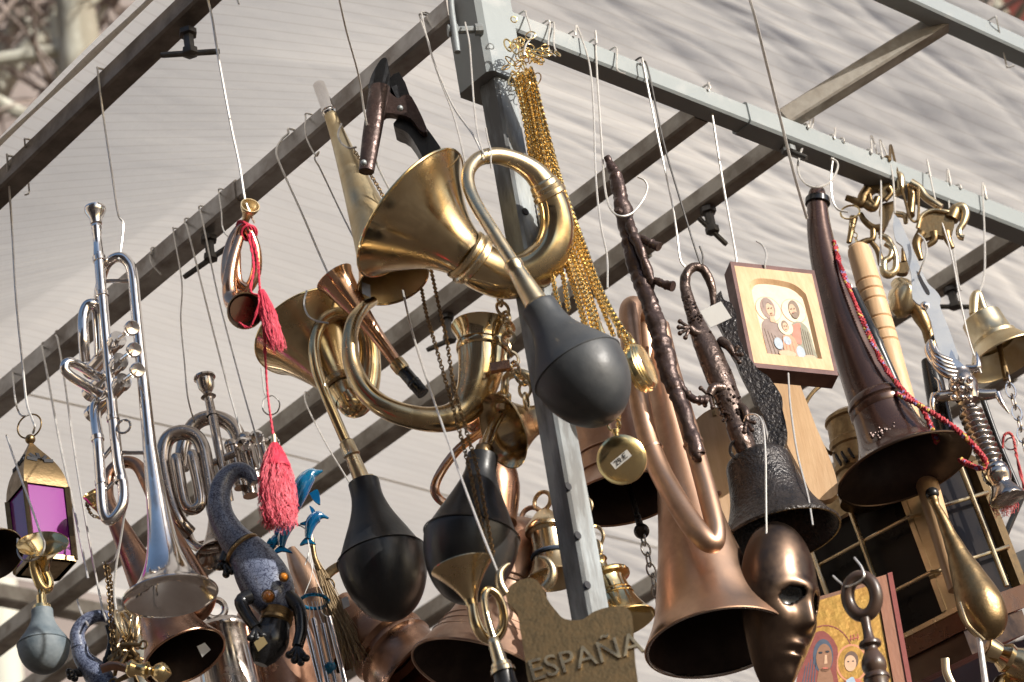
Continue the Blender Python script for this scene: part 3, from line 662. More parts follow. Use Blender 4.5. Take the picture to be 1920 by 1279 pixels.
wire('straight wire running past the hoop to the curled gecko tail', [(377, 392), (379, 410, 2.82), (410, 560, 2.80), (452, 720, 2.79), (490, 860, 2.78), (478, 884, 2.78)], 1.9, over='L')

# ------------------------------------------------------------------ little copper bugle with red cord and tassels
Y = 2.47
t = thing('bugle', 'little coiled copper bugle wound with a pink red cord', 'bugle', (460, 620, Y))
MB().lathe((458, 420, Y + .01), (469, 386, Y - .015), [(0, 7), (.4, 8), (.62, 12), (.85, 17), (1, 18.5)], 32, 3, inner=2.5).build('mouthpiece', 'brass_pale', t)
MB().tube([(459, 415, Y + .008, 7), (448, 450, Y, 9), (436, 490, Y - .004, 11), (430, 530, Y - .004, 13), (434, 560, Y - .002, 16), (446, 576, Y - .01, 20), (456, 581, Y - .022, 26)], 6, 18).build('bell_pipe', 'copper_bright', t)
MB().tube([(450, 425, Y + .01, 8), (436, 450, Y + .012, 10), (427, 490, Y + .012, 12), (428, 530, Y + .012, 12), (445, 548, Y + .016, 11), (466, 540, Y + .016, 10), (480, 510, Y + .012, 10), (480, 470, Y + .006, 10), (468, 436, Y, 9), (456, 424, Y - .004, 8), (447, 440, Y, 8), (444, 480, Y + .004, 8), (447, 525, Y + .008, 8), (462, 540, Y + .01, 8)], 6, 16).build('coil', 'copper_bright', t)
MB().lathe((445, 574, Y + .004), (460, 583, Y - .032), [(0, 17), (.4, 22), (.75, 29), (1, 35)], 44, 4, inner=2.2).build('bell', 'brass', t, inm='shaded_inside')
def cord3(pts, r, m, name, parent, pitch=.004, n=8):
    """two-ply twisted cord"""
    c = pxcurve(pts, n); L = 0; a_, b_ = [], []
    for i, p in enumerate(c):
        if i: L += (p - c[i - 1]).length
        tt = (c[min(i + 1, len(c) - 1)] - c[max(i - 1, 0)]).normalized(); x = tt.orthogonal().normalized(); y = tt.cross(x); an = L / pitch * 2 * math.pi
        d = x * math.cos(an) + y * math.sin(an); a_.append(p + d * r * .55); b_.append(p - d * r * .55)
    return MB().tube3(a_, r * .62, 6).tube3(b_, r * .62, 6).build(name, m, parent)
kk = SC(480, 600, Y)
for q in range(4):
    MB().torus(P(455 + q * 4, 428 + q * 3, Y - .002), (.7 - q * .3, .5, .6), 15 * kk, 2.4 * kk, 24, 6).build('cord_wrap', 'tassel_pink', t)
cord3([(470, 436, Y - .012), (482, 480, Y - .02), (487, 540, Y - .03), (494, 600, Y - .035), (497, 660, Y - .02), (502, 740, Y - .01), (513, 822, Y)], 3.2 * kk, 'tassel_pink', 'cord', t)
cord3([(466, 440, Y - .014), (476, 500, Y - .03), (470, 545, Y - .04), (486, 560, Y - .04), (470, 612, Y - .03), (448, 606, Y - .025)], 2.6 * kk, 'tassel_pink', 'cord', t)
def tassel(top, bottom, w0, w1, nst, curl, parent, seed, name='tassel'):
    rnd = random.Random(seed); A = P(*top); B = P(*bottom); k = SC(*top); m = MB(); d = B - A
    for i in range(nst):
        a = rnd.uniform(0, 2 * math.pi); q = math.sqrt(rnd.random()); e = Vector((math.cos(a), math.sin(a), 0)) * q
        ln = rnd.uniform(.62, 1.02); pts = []
        ph = rnd.uniform(0, 6.3)
        for j in range(8):
            f = j / 7; wv = w0 + (w1 - w0) * min(1, f * 1.6) ** .7
            p = A + d * f * ln + e * wv * k * (1 - .12 * f) + Vector((math.sin(f * 11 + ph), math.cos(f * 9 + ph), math.sin(f * 14 + ph * 2) * .6)) * curl * k * f
            pts.append(p)
        m.tube3(pts, .0003, 3, cap=False)
    o = m.build(name, 'tassel_pink', parent); o['kind'] = 'stuff'; return o
tassel((490, 545, Y - .03), (521, 655, Y - .035), 6, 17, 380, 3, t, 1)
wire('long white wire dropping from the brown eave rail to the copper bugle', [(383, -6), (395, 20, 2.47), (410, 110, 2.46), (432, 230, 2.46), (449, 310, 2.46), (459, 372, 2.46), (470, 402, 2.463), (478, 418, 2.47)], 2.6, over='OL')
wire('short open hook on the left beam beside the copper bugle cord', [(414, 362), (415, 395, 2.78), (417, 425, 2.72), (426, 442, 2.6), (440, 447, 2.49)], 1.7, over='L')
t2 = thing('tassel', 'fluffy pink red silk tassel hanging under the copper bugle', 'tassel', (520, 990, Y))
tassel((514, 830, Y), (524, 985, Y), 5, 33, 1200, 10, t2, 2, 'threads')
MB().lathe((513, 816, Y), (514, 838, Y), [(0, .5), (0, 5), (.5, 6), (1, 6), (1, .5)], 14, 1).build('bead', 'brass_pale', t2)
MB().lathe((514, 832, Y), (519, 880, Y), [(0, 7), (.3, 13), (.7, 22), (1, 26), (1, 1)], 20, 3).build('core', 'tassel_pink', t2)

# ------------------------------------------------------------------ brass horn with black bulb
Y = 2.70
t = thing('bulb_horn', 'brass bulb horn with wide upturned bell and glossy black bulb below', 'horn', (745, 1160, Y), 'brass bulb horns')
bl = MB().lathe((652, 752, Y + .01), (582, 622, Y + .03), [(0, 24), (.16, 28), (.32, 38), (.55, 58), (.78, 82), (1, 112)], 60, 6, inner=2.5).build('bell', 'brass', t)
A = P(582, 622, Y + .03); B = P(652, 752, Y + .01); MB().torus(A, B - A, 111 * SC(582, 622, Y), .0014, 64, 8).build('rim', 'brass_bright', bl)
MB().lathe((640, 727, Y + .012), (633, 714, Y + .013), [(0, 30), (.2, 35), (.8, 36), (1, 32)], 40, 1).build('ring_band', 'brass', bl)
MB().tube([(650, 742, Y + .01, 26), (664, 758, Y + .012, 27), (684, 740, Y + .02, 24), (693, 690, Y + .02, 22), (690, 640, Y + .01, 18), (672, 602, Y - .004, 15), (640, 588, Y - .018, 13), (608, 600, Y - .026, 12), (590, 636, Y - .03, 11), (592, 684, Y - .03, 11), (610, 738, Y - .025, 10), (634, 795, Y - .015, 10), (652, 836, Y - .008, 10)], 7, 20).build('pipe', 'brass', t)
MB().lathe((648, 826, Y - .01), (682, 908, Y), [(0, 10), (.04, 14), (.3, 15), (.34, 17), (.38, 13.5), (.88, 16), (.9, 24), (1, 25), (1, 20)], 32, 1).build('ferrule', 'brass_satin', t)
rubber_bulb((682, 905, Y), (742, 1160, Y), 83, 'rubber_black', t, neck=.36, cone=True)
wire('open hook curling over the coil of the black bulb brass horn', [(575, 545, 2.66), (570, 570, 2.66), (578, 592, 2.66), (594, 602, 2.662), (616, 606, 2.66)], 2.0)
wire('long pale wire from the left beam to the black bulb brass horn', [(545, 262), (528, 262, 2.73), (518, 285, 2.715), (530, 320, 2.71), (566, 400, 2.70), (596, 470, 2.70), (618, 520, 2.69), (640, 577, 2.675)], 2.4, over='L')

# ------------------------------------------------------------------ long straight hunting horn with silver tip
Y = 2.62
t = thing('hunting_horn', 'long dull brass cone horn with a silver tip and a price sticker', 'horn', (735, 570, Y))
MB().lathe((597, 156, Y + .02), (619, 216, Y + .02), [(0, .5), (0, 9), (.04, 11.5), (.3, 12), (.78, 12), (.8, 13.5), (.86, 13.5), (.88, 12), (.94, 14), (1, 12)], 26, 1).build('tip', 'silver', t)
bl = MB().lathe((618, 212, Y + .02), (737, 527, Y), [(0, 12), (.12, 15), (.3, 22), (.5, 31), (.7, 41), (.85, 50), (.94, 58), (1, 69)], 56, 5, inner=2).build('horn_body', 'brass_pale', t)
A = P(737, 527, Y); B = P(618, 212, Y + .02); MB().torus(A, B - A, 69 * SC(737, 527, Y), .0013, 60, 8).build('rim', 'brass', bl)
MB().outline([(678, 528), (694, 534), (695, 558), (679, 550)], Y - .012, .0006).build('price_sticker', 'sticker', t)
ch = chain_mb(MB(), pxcurve([(664, 282, Y - .03), (690, 320, Y - .03), (715, 362, Y - .03), (728, 395, Y - .03)], 5), .0042, .0032, .0021, .0007, 8, 4).build('chain', 'brass', t); ch['kind'] = 'stuff'
wire('kinked wire hook looped round the silver tipped cone horn', [(640, 232, 2.6), (634, 252, 2.595), (640, 268, 2.59), (655, 278, 2.585), (668, 276, 2.588)], 2.2)
wire('thin white wire twisted on the left beam beside the cone horn', [(578, 232), (572, 240, 2.68), (576, 262, 2.67), (592, 292, 2.665), (598, 285, 2.663), (590, 297, 2.66), (602, 320, 2.66), (640, 400, 2.66), (670, 460, 2.65), (690, 505, 2.64)], 1.8, over='L')
wire('long thin string from above passing behind the riveted bracket', [(620, -60, 2.34), (634, -10, 2.36), (650, 60, 2.42), (672, 140, 2.5), (684, 215, 2.54), (704, 300, 2.58), (735, 365, 2.60)], 1.9, name='string', cat='string')

# ------------------------------------------------------------------ big bulb horn
Y = 2.47
t = thing('bulb_horn', 'big coiled brass bulb horn with large charcoal rubber bulb in front of the post', 'horn', (1145, 800, Y), 'brass bulb horns')
bl = MB().lathe((884, 487, Y + .035), (770, 400, Y + .03), [(0, 44), (.14, 48), (.32, 58), (.52, 76), (.7, 98), (.86, 121), (1, 146)], 72, 6, inner=2.6).build('bell', 'brass', t)
A = P(770, 400, Y + .03); B = P(884, 487, Y + .035); MB().torus(A, B - A, 145.5 * SC(770, 400, Y), .0018, 80, 8).build('rim', 'brass_bright', bl)
MB().lathe((868, 474, Y + .028), (896, 495, Y + .04), [(0, 46), (.1, 52), (.28, 52), (.36, 48), (.5, 54), (.66, 54), (.72, 49), (.86, 50), (1, 44)], 52, 1).build('ring_band', 'brass_satin', bl)
c1 = MB().tube([(878, 483, Y + .034, 44), (905, 502, Y + .042, 45), (950, 518, Y + .05, 44), (995, 508, Y + .05, 41), (1028, 478, Y + .046, 38), (1043, 435, Y + .04, 34), (1040, 392, Y + .03, 30), (1024, 352, Y + .018, 27)], 8, 28).build('coil', 'brass', t)
A = (1034, 372, Y + .025); B_ = (1016, 340, Y + .014)
MB().lathe(A, B_, [(0, 28), (.1, 33), (.35, 33), (.42, 30), (.6, 31), (.66, 29), (.9, 28), (1, 25)], 36, 1).build('ring_band', 'brass_satin', c1)
MB().tube([(1020, 346, Y + .016, 25), (1000, 322, Y + .008, 22), (968, 302, Y - .004, 18), (930, 292, Y - .018, 16), (898, 298, Y - .03, 14), (880, 318, Y - .04, 13), (878, 345, Y - .046, 12.5), (892, 382, Y - .05, 12.5), (928, 440, Y - .054, 12.5), (966, 500, Y - .056, 13)], 8, 22).build('pipe', 'brass_satin', t)
MB().lathe((958, 490, Y - .055), (1014, 582, Y - .05), [(0, 13), (.05, 18), (.14, 18.5), (.18, 16.5), (.24, 17), (.85, 23), (.9, 30), (1, 34), (1, 28)], 36, 1).build('ferrule', 'brass_satin', t)
rubber_bulb((1010, 576, Y - .05), (1145, 787, Y - .045), 90, 'rubber_charcoal', t, neck=.40)
wire('copper coloured wire pair holding the big brass bulb horn', [(796, 62), (802, 75, 2.52), (815, 120, 2.50), (850, 200, 2.47), (885, 250, 2.45), (902, 284, 2.445), (907, 300, 2.43)], 2.2, over='L')
wire('darker wire pair leg behind the big brass bulb horn', [(800, 60), (806, 92, 2.53), (825, 150, 2.52), (850, 215, 2.5), (868, 285, 2.49), (874, 320, 2.45)], 1.8, over='L')
wire('thin wire from the clamp screw down to the big horn coil', [(872, 42, 2.487), (880, 80, 2.47), (884, 130, 2.46), (890, 210, 2.45), (898, 262, 2.44), (908, 292, 2.43)], 1.7)
wire('short wire twist hanging on the top bend of the big horn', [(911, 240, 2.455), (915, 262, 2.445), (921, 285, 2.433), (920, 300, 2.432), (921, 316, 2.435)], 1.6)

# ------------------------------------------------------------------ slender straight horn with black end
Y = 2.64
t = thing('straight_horn', 'slender brass straight horn with a black banded mouth end', 'horn', (790, 740, Y))
MB().lathe((748, 686, Y), (627, 520, Y - .02), [(0, 11), (.3, 13), (.55, 18), (.75, 25), (.92, 32), (1, 39)], 40, 4, inner=2).build('horn_body', 'copper_bright', t)
m = MB().lathe((745, 682, Y), (793, 738, Y), [(0, 11), (.03, 14), (.16, 14), (.2, 12), (.24, 12.5), (.6, 12.5), (.62, 13.5), (.66, 12.5), (.7, 13.5), (.74, 12.5), (1, 12.5), (1, .5)], 28, 1).build('mouth_end', 'paint_black', t)
MB().lathe((742, 678, Y), (757, 696, Y), [(0, 12), (.1, 15), (.8, 15), (1, 13)], 28, 1).build('band', 'brass', m)
wire('thin wire hooked into the slender straight horn bell', [(641, 505, 2.63), (632, 500, 2.622), (628, 515, 2.62)], 1.4)

# ------------------------------------------------------------------ curved brass hunting horn
Y = 2.58
t = thing('hunting_horn', 'curved brass hunting horn sweeping round to an upturned bell', 'horn', (780, 805, Y))
MB().tube([(700, 565, Y + .02, 9), (680, 578, Y, 12), (662, 606, Y - .01, 14), (656, 645, Y - .015, 15), (662, 690, Y - .015, 17), (688, 737, Y - .015, 19), (730, 768, Y - .015, 21), (790, 785, Y - .01, 23), (840, 784, Y - .005, 26), (872, 766, Y, 30), (892, 732, Y, 37), (902, 692, Y, 43), (904, 655, Y, 46), (905, 645, Y, 47)], 8, 28, cap=False).build('horn_body', 'brass', t)
MB().lathe((904, 662, Y), (906, 616, Y), [(0, 46), (.1, 49), (.3, 49), (.34, 46), (.6, 49), (.85, 56), (1, 61)], 52, 4, inner=3).build('bell', 'brass', t)
MB().box(P(938, 688, Y - .035), Vector((.011, 0, 0)), Vector((0, .004, 0)), Vector((0, 0, .005))).build('chain_lug', 'copper_brown', t)
ch = chain_mb(MB(), pxcurve([(808, 505, Y), (822, 570, Y - .03), (838, 640, Y - .05), (850, 720, Y - .055), (872, 800, Y - .05), (895, 880, Y - .05), (910, 960, Y - .06), (925, 1040, Y - .08)], 6), .0044, .0034, .0022, .0007, 8, 4)
ch = tag(ch.build('thin_chain', 'brass_aged'), 'thin brass chain draped down across the curved hunting horn', 'chain')
ch = chain_mb(MB(), pxcurve([(790, 540, Y), (800, 590, Y - .03), (820, 660, Y - .05), (840, 730, Y - .05), (862, 810, Y - .05), (880, 880, Y - .055), (897, 960, Y - .065), (915, 1040, Y - .08)], 6), .0044, .0034, .0022, .0007, 8, 4)
ch = tag(ch.build('thin_chain', 'brass_aged'), 'thin brass chain hanging from the cone horn rim towards the black bulb', 'chain')
t = thing('link_chain', 'heavy brass ring chain hanging behind the charcoal bulb', 'chain', (985, 765, 2.55))
pp = pxcurve([(937, 560, 2.55), (948, 600, 2.55), (955, 650, 2.545), (965, 690, 2.545), (982, 720, 2.545), (988, 765, 2.55)], 6)
for i, (c, tt) in enumerate(link_path(pp, .0135, 0, 0, 0)):
    x = tt.orthogonal().normalized(); ax = Matrix.Rotation(R(75 * i + 30), 3, tt) @ x
    MB().torus(c, ax, .0072, .0019, 16, 6, 1.25, tt).build('link', 'brass_satin', t)

# ------------------------------------------------------------------ second black bulb horn behind the post
Y = 2.56
t = thing('bulb_horn', 'brass bulb horn with mirror bright bell and matt black bulb beside the post', 'horn', (930, 1060, Y), 'brass bulb horns')
bl = MB().lathe((1010, 785, Y + .03), (944, 808, Y + .01), [(0, 26), (.3, 33), (.6, 46), (.85, 60), (1, 74)], 52, 5, inner=2.5).build('bell', 'brass', t)
MB().tube([(1005, 786, Y + .03, 26), (1018, 780, Y + .04, 24), (1020, 750, Y + .04, 18), (1000, 715, Y + .02, 13), (970, 700, Y + .005, 10), (950, 708, Y, 8), (946, 730, Y, 7.5), (944, 765, Y + .02, 8), (925, 800, Y + .02, 10), (908, 842, Y + .01, 11)], 6, 18).build('pipe', 'brass_satin', t)
MB().lathe((948, 720, Y - .002), (941, 766, Y + .018), [(0, 7), (.3, 8), (.34, 10), (.4, 14), (.9, 17), (1, 12)], 24, 1).build('ferrule', 'brass_satin', t)
MB().lathe((910, 835, Y + .01), (901, 875, Y + .01), [(0, 12), (.1, 17), (.5, 19), (.55, 27), (.95, 29), (1, 25)], 32, 1).build('collar', 'brass_aged', t)
rubber_bulb((905, 855, Y + .01), (868, 1130, Y + .01), 90, 'rubber_black', t, neck=.33, cone=True)
# copper jug with strap handle
t = thing('copper_jug', 'copper jug with a flat strap handle behind the matt black bulb', 'jug', (900, 980, 2.66))
MB().tube([(930, 795, 2.65, 9), (900, 812, 2.645, 9), (862, 840, 2.64, 9), (830, 880, 2.64, 9), (815, 915, 2.64, 9), (826, 938, 2.64, 9), (850, 946, 2.645, 9), (885, 940, 2.66, 9)], 6, 16, flat=.45).build('handle', 'copper_bright', t)
MB().lathe((884, 786, 2.65), (925, 820, 2.66), [(0, .5), (0, 18), (.1, 21), (.3, 21), (.34, 18), (.5, 19), (.54, 16), (.7, 17), (1, 17)], 28, 1).build('spout', 'copper_bright', t)
MB().lathe((925, 800, 2.70), (925, 985, 2.70), [(0, 1), (0, 22), (.1, 24), (.3, 36), (.6, 50), (.9, 45), (1, 40), (1, 1)], 36, 3).build('body', 'copper_brown', t)
# ------------------------------------------------------------------ gold chains and pocket watches
Y = 2.49
t = thing('gold_chain_bundle', 'bundle of glittering gold watch chains with clips hung beside the post collar', 'chain', (985, 130, Y))
rnd = random.Random(5)
kn = MB()
for i in range(46):
    x, y = 985 + rnd.gauss(0, 17), 112 + rnd.gauss(0, 24); c = P(x, y, Y + rnd.uniform(-.01, .012)); a = Vector((rnd.uniform(-1, 1), rnd.uniform(-1, 1), rnd.uniform(-1, 1)))
    kn.torus(c, a, rnd.uniform(.0028, .005), .0008, 12, 5, rnd.uniform(1.2, 2.2))
o = kn.build('knotted_links', 'gold', t); o['kind'] = 'stuff'
for (x, y, dx, dy) in ((953, 85, -4, -14), (966, 90, -2, -12), (1006, 108, 14, 6), (962, 150, -5, 12), (1012, 100, 16, 2)):
    c = P(x, y, Y - .006); d = (P(x + dx, y + dy, Y - .006) - c).normalized(); MB().torus(c, (.3, -1, .2), .0042, .0011, 18, 6, 2.4, d).build('clip', 'gold', t)
strands = [[(968, 150), (985, 230), (1000, 330), (1022, 440), (1040, 540), (1052, 588)], [(980, 140), (1000, 240), (1020, 340), (1050, 460), (1082, 560), (1098, 618)], [(985, 140), (1008, 230), (1032, 340), (1060, 430), (1098, 530), (1128, 622)],
           [(992, 135), (1020, 250), (1048, 350), (1080, 430), (1122, 540), (1162, 620)], [(988, 140), (1012, 260), (1036, 370), (1066, 470), (1104, 570), (1118, 628)], [(996, 130), (1024, 240), (1052, 340), (1088, 440), (1130, 550), (1176, 632)],
           [(974, 145), (992, 240), (1012, 340), (1036, 440), (1056, 520), (1066, 580)], [(990, 135), (1016, 236), (1044, 346), (1072, 436), (1112, 536), (1150, 628)]]
strands += [[(x + dx * (1 - i / 9), y + 3) for i, (x, y) in enumerate(strands[q])] for q, dx in ((1, 9), (2, -8), (3, 7), (4, -7), (5, -9))]
for i, s_ in enumerate(strands):
    pts = pxcurve([(x, y, Y + .006 * ((i * 7) % 5 - 2) + .05 * max(0, min(1, (y - 180) / 150)) - .03 * max(0, (y - 450) / 150)) for x, y in s_], 8)
    o = chain_mb(MB(), pts, .0036, .0031, .0026, .00105, 9, 5).build('strand', 'gold', t); o['kind'] = 'stuff'
for x, y in ((1098, 606), (1126, 612), (1160, 616)):
    MB().lathe((x - 4, y - 14, Y + .018), (x + 4, y + 16, Y + .018), [(0, 1), (.1, 2.5), (.9, 6), (1, 5), (1, .5)], 10, 1).build('chain_end', 'gold', t)
wire('open hook on the right beam that carries the gold chains', [(988, 55), (996, 60, 2.52), (995, 72, 2.5), (986, 85, 2.46), (982, 104, 2.44)], 1.9, over='R')
def watch(label, c, ax, r, th, tagged=False):
    t = thing('pocket_watch', label, 'watch', tuple(c), 'gold pocket watches')
    A = Vector(P(*c)); a = Vector(ax).normalized(); k = SC(*c); rr = r * k; h = th * k
    pr = [(-1, .01), (-1, .86), (-.8, .92), (-.72, .90), (-.55, .97), (-.42, .96), (-.3, 1.0), (0, 1.01), (.3, 1.0), (.42, .96), (.55, .97), (.72, .90), (.8, .92), (1, .84), (1.12, .5), (1.15, .01)]
    MB().lathe3(A, A + a * h, [(f, q * rr) for f, q in pr], 52).build('case', 'gold', t)
    up = Vector((0, 0, 1)); up = (up - a * up.dot(a)).normalized()
    MB().lathe3(A + up * rr * .95, A + up * (rr + .0075), [(0, .0028), (.4, .0026), (.45, .0042), (.95, .0042), (1, .001)], 16).build('crown', 'gold', t)
    MB().torus(A + up * (rr + .011), a, .0065, .0012, 24, 6).build('bow', 'gold', t)
    return t, A, a, up, rr, h
watch('gold pocket watch seen edge on behind the charcoal bulb', (1200, 690, 2.50), (.86, -.35, .1), 48, 17)
MB()
t, A, a, up, rr, h = watch('gold pocket watch facing out with a white price label', (1166, 862, 2.53), (-.12, -.93, -.42), 47, 12)
o = chain_mb(MB(), pxcurve([(1168, 632, 2.49), (1176, 660, 2.52), (1166, 740, 2.55), (1158, 800, 2.535)], 6), .0034, .0027, .0021, .00075, 9, 5).build('chain', 'gold', t); o['kind'] = 'stuff'
sx = a.cross(up).normalized() * -1; dr = (sx * math.cos(R(27)) + up * math.sin(R(27))); dn_ = a.cross(dr).normalized()
pc_ = A + a * (h * 1.18); lab = MB().box(pc_, dr * 20 * SC(1166, 862, 2.53), dn_ * 7.5 * SC(1166, 862, 2.53), a * .0004).build('price_label', 'sticker', t)
def text_mesh(txt, size, extrude, loc, xd, yd, name, matn, parent):
    cu = bpy.data.curves.new(name, 'FONT'); cu.body = txt; cu.size = size; cu.extrude = extrude; cu.align_x = 'CENTER'; cu.align_y = 'CENTER'; cu.resolution_u = 3
    to = bpy.data.objects.new(name, cu); col.objects.link(to); bpy.context.view_layer.update()
    me = bpy.data.meshes.new_from_object(to.evaluated_get(bpy.context.evaluated_depsgraph_get())); bpy.data.objects.remove(to); bpy.data.curves.remove(cu)
    xd = Vector(xd).normalized(); yd = Vector(yd); yd = (yd - xd * yd.dot(xd)).normalized(); zd = xd.cross(yd)
    mb = MB(); mb.add([Vector(loc) + xd * v.co.x + yd * v.co.y + zd * v.co.z for v in me.vertices], [tuple(p.vertices) for p in me.polygons])
    bpy.data.meshes.remove(me); return mb.build(name, matn, parent, smooth=False)
text_mesh('29.€', .0085, .0001, pc_ + a * .0008, dr, up, 'price_text', 'ink', lab)

# ------------------------------------------------------------------ bells
def bell(name, label, a, b, prof, m, inner=4, group='hanging bells', sub=5, seg=56, inm=None):
    t = thing(name, label, 'bell', b, group)
    MB().lathe(a, b, prof, seg, sub, inner=inner).build('bell_body', m, t, inm=inm)
    return t
Y = 2.78
t = bell('bell', 'large dull brown copper bell with steel clapper chain beside the post', (1128, 745, Y), (1168, 935, Y), [(0, 2), (.0, 40), (.05, 62), (.14, 72), (.4, 76), (.7, 84), (.86, 92), (.94, 100), (1, 110)], 'copper_dull', inm='shaded_inside')
for f, r in ((.62, 83), (.8, 90)): MB().torus(P(1128, 745, Y).lerp(P(1168, 935, Y), f), P(1168, 935, Y) - P(1128, 745, Y), r * SC(1150, 850, Y), .0012, 56, 6).build('band', 'copper_dull', t)
MB().tube([(1150, 800, Y, 5), (1185, 930, Y, 5), (1200, 985, Y, 7)], 4, 10).build('clapper_rod', 'iron_black', t)
cl = MB().pball(1203, 996, Y, 15, seg=18).build('clapper', 'iron_black', t)
pp = pxcurve([(1206, 1010, Y), (1216, 1050, Y), (1226, 1090, Y), (1234, 1130, Y), (1240, 1170, Y)], 5)
for i, (c, tt) in enumerate(link_path(pp, .0135, 0, 0, 0)):
    ax = Matrix.Rotation(R(90 * i + 25), 3, tt) @ tt.orthogonal().normalized(); MB().torus(c, ax, .0052, .0012, 16, 6, 1.75, tt).build('link', 'steel_wire', cl)
MB().tube([(1110, 770, Y, 6), (1118, 715, Y, 6), (1138, 690, Y, 6), (1150, 720, Y, 6), (1150, 770, Y, 6)], 5, 10).build('crown_loop', 'copper_dull', t)
Y = 2.76
t = bell('bell', 'wide brown copper bell with turned bands behind the pierced bull plate', (990, 985, Y + .01), (905, 1262, Y), [(0, 2), (0, 30), (.03, 46), (.1, 56), (.3, 64), (.5, 74), (.68, 90), (.82, 108), (.92, 124), (1, 138)], 'copper_dull', 5, inm='shaded_inside')
for f, r in ((.42, 71), (.46, 73), (.74, 98), (.79, 105), (.84, 112)): MB().torus(P(990, 985, Y + .01).lerp(P(905, 1262, Y), f), P(905, 1262, Y) - P(990, 985, Y), r * SC(940, 1120, Y), .0013, 56, 6).build('band', 'copper_dull', t)
MB().torus(P(996, 970, Y + .01), (.3, 1, 0), .012, .003, 24, 8).build('crown_loop', 'copper_dull', t)
Y = 2.63
t = bell('bell', 'small polished brass bell with a flanged shoulder right of the post', (1118, 1045, Y), (1166, 1168, Y), [(0, 2), (0, 14), (.06, 19), (.1, 15), (.2, 17), (.28, 34), (.30, 48), (.36, 49), (.39, 38), (.5, 38), (.68, 42), (.85, 52), (.95, 60), (1, 66)], 'brass_bright', 2.5, sub=2)
for f, r in ((.58, 40), (.64, 42)): MB().torus(P(1118, 1045, Y).lerp(P(1166, 1168, Y), f), P(1166, 1168, Y) - P(1118, 1045, Y), r * SC(1140, 1100, Y), .0007, 48, 6).build('band', 'brass_bright', t)
MB().torus(P(1114, 1032, Y), (.6, 1, 0), .0085, .0025, 24, 8, 1.3, (0, 0, 1)).build('crown_loop', 'brass_satin', t)
for i, (x, y, r) in enumerate(((1110, 1008, .013), (1103, 976, .0125), (1094, 950, .0095), (1088, 928, .0085))): MB().torus(P(x, y, Y), (1 if i % 2 else .35, 1 if not i % 2 else .2, .1), r, .0021, 24, 6).build('ring', 'brass_satin', t)
Y = 2.72
t = bell('bell', 'small brass bell with a blue stripe half hidden by the post', (1020, 960, Y), (1040, 1085, Y), [(0, 2), (0, 14), (.1, 26), (.22, 40), (.3, 42), (.34, 32), (.7, 35), (.9, 46), (1, 55)], 'brass_satin', 2.5, sub=2)
MB().torus(P(1034, 1042, Y), P(1040, 1085, Y) - P(1020, 960, Y), 36 * SC(1034, 1042, Y), .0024, 48, 6).build('painted_stripe', 'p_navy', t)
MB().torus(P(1017, 940, Y), (.6, 1, 0), .011, .0025, 24, 8).build('crown_loop', 'brass_satin', t)

# ------------------------------------------------------------------ bull shaped brass plate
Y = 2.43
t = thing('bull_plate', 'flat worn brass bull silhouette with curved horns reading ESPAÑA', 'plaque', (1060, 1279, Y))
z = lambda x, y: (780 + x / 2.671, 800 + y / 2.671)
ol = [z(*q) for q in ((448, 838), (478, 792), (530, 766), (590, 760), (636, 808), (660, 866), (700, 922), (745, 962), (830, 966), (890, 928), (960, 905), (1020, 898), (1060, 912), (1082, 950), (1088, 1040), (1096, 1160), (1110, 1290), (1090, 1400), (1010, 1420), (980, 1330), (760, 1330), (720, 1420), (610, 1420), (575, 1320), (556, 1230), (540, 1120), (520, 1010), (505, 930), (462, 885))]
MB().outline(ol, Y, .012, 4).jitter(.0005, 90, 2).build('plate', 'brass_aged', t, sharp=40)
MB().tube([(*z(452, 838), Y + .004, 8), (*z(424, 790), Y + .002, 9), (*z(420, 735), Y, 7), (*z(448, 698), Y, 4.5), (*z(472, 686), Y, 2)], 6, 14).build('horn', 'brass_satin', t)
MB().tube([(*z(640, 812), Y + .006, 9), (*z(676, 770), Y + .004, 10), (*z(682, 715), Y + .002, 9), (*z(655, 668), Y, 6), (*z(615, 652), Y, 2.5)], 6, 14).build('horn', 'brass_satin', t)
xd = P(1165, 1210, Y) - P(1035, 1245, Y); yd = P(1090, 1180, Y) - P(1100, 1240, Y)
text_mesh('ESPAÑA', .032, .0022, P(1098, 1234, Y - .0005), xd, yd, 'raised_lettering', 'brass_satin', t)

# ------------------------------------------------------------------ tiny brass horn with black bulb at the bottom
Y = 2.46
t = thing('bulb_horn', 'slim little brass bulb horn with upturned bell left of the bull plate', 'horn', (955, 1330, Y), 'brass bulb horns')
MB().lathe((886, 1136, Y), (866, 1062, Y - .004), [(0, 11), (.2, 14), (.45, 24), (.7, 38), (.88, 50), (1, 59)], 48, 5, inner=2).build('bell', 'brass', t)
MB().tube([(886, 1132, Y, 11), (892, 1165, Y, 12), (905, 1190, Y + .004, 12), (925, 1198, Y + .008, 11), (941, 1180, Y + .008, 10), (944, 1150, Y + .004, 9), (934, 1118, Y - .002, 8), (916, 1106, Y - .008, 7.5), (908, 1122, Y - .012, 7.5), (914, 1160, Y - .012, 7.5), (926, 1200, Y - .01, 8)], 7, 18).build('pipe', 'brass', t)
MB().lathe((924, 1196, Y - .01), (944, 1262, Y - .008), [(0, 8), (.06, 11), (.2, 12), (.7, 14), (.74, 19), (.84, 20), (.88, 23), (1, 24)], 28, 1).build('ferrule', 'brass_satin', t)
rubber_bulb((943, 1258, Y - .008), (985, 1430, Y), 56, 'rubber_black', t, neck=.36)
wire('long pale wire slanting past the black bulbs to the slim little horn', [(755, 545, 2.60), (775, 630, 2.55), (810, 740, 2.50), (850, 855, 2.47), (900, 990, 2.445), (935, 1078, 2.44), (945, 1115, 2.452)], 2.3)

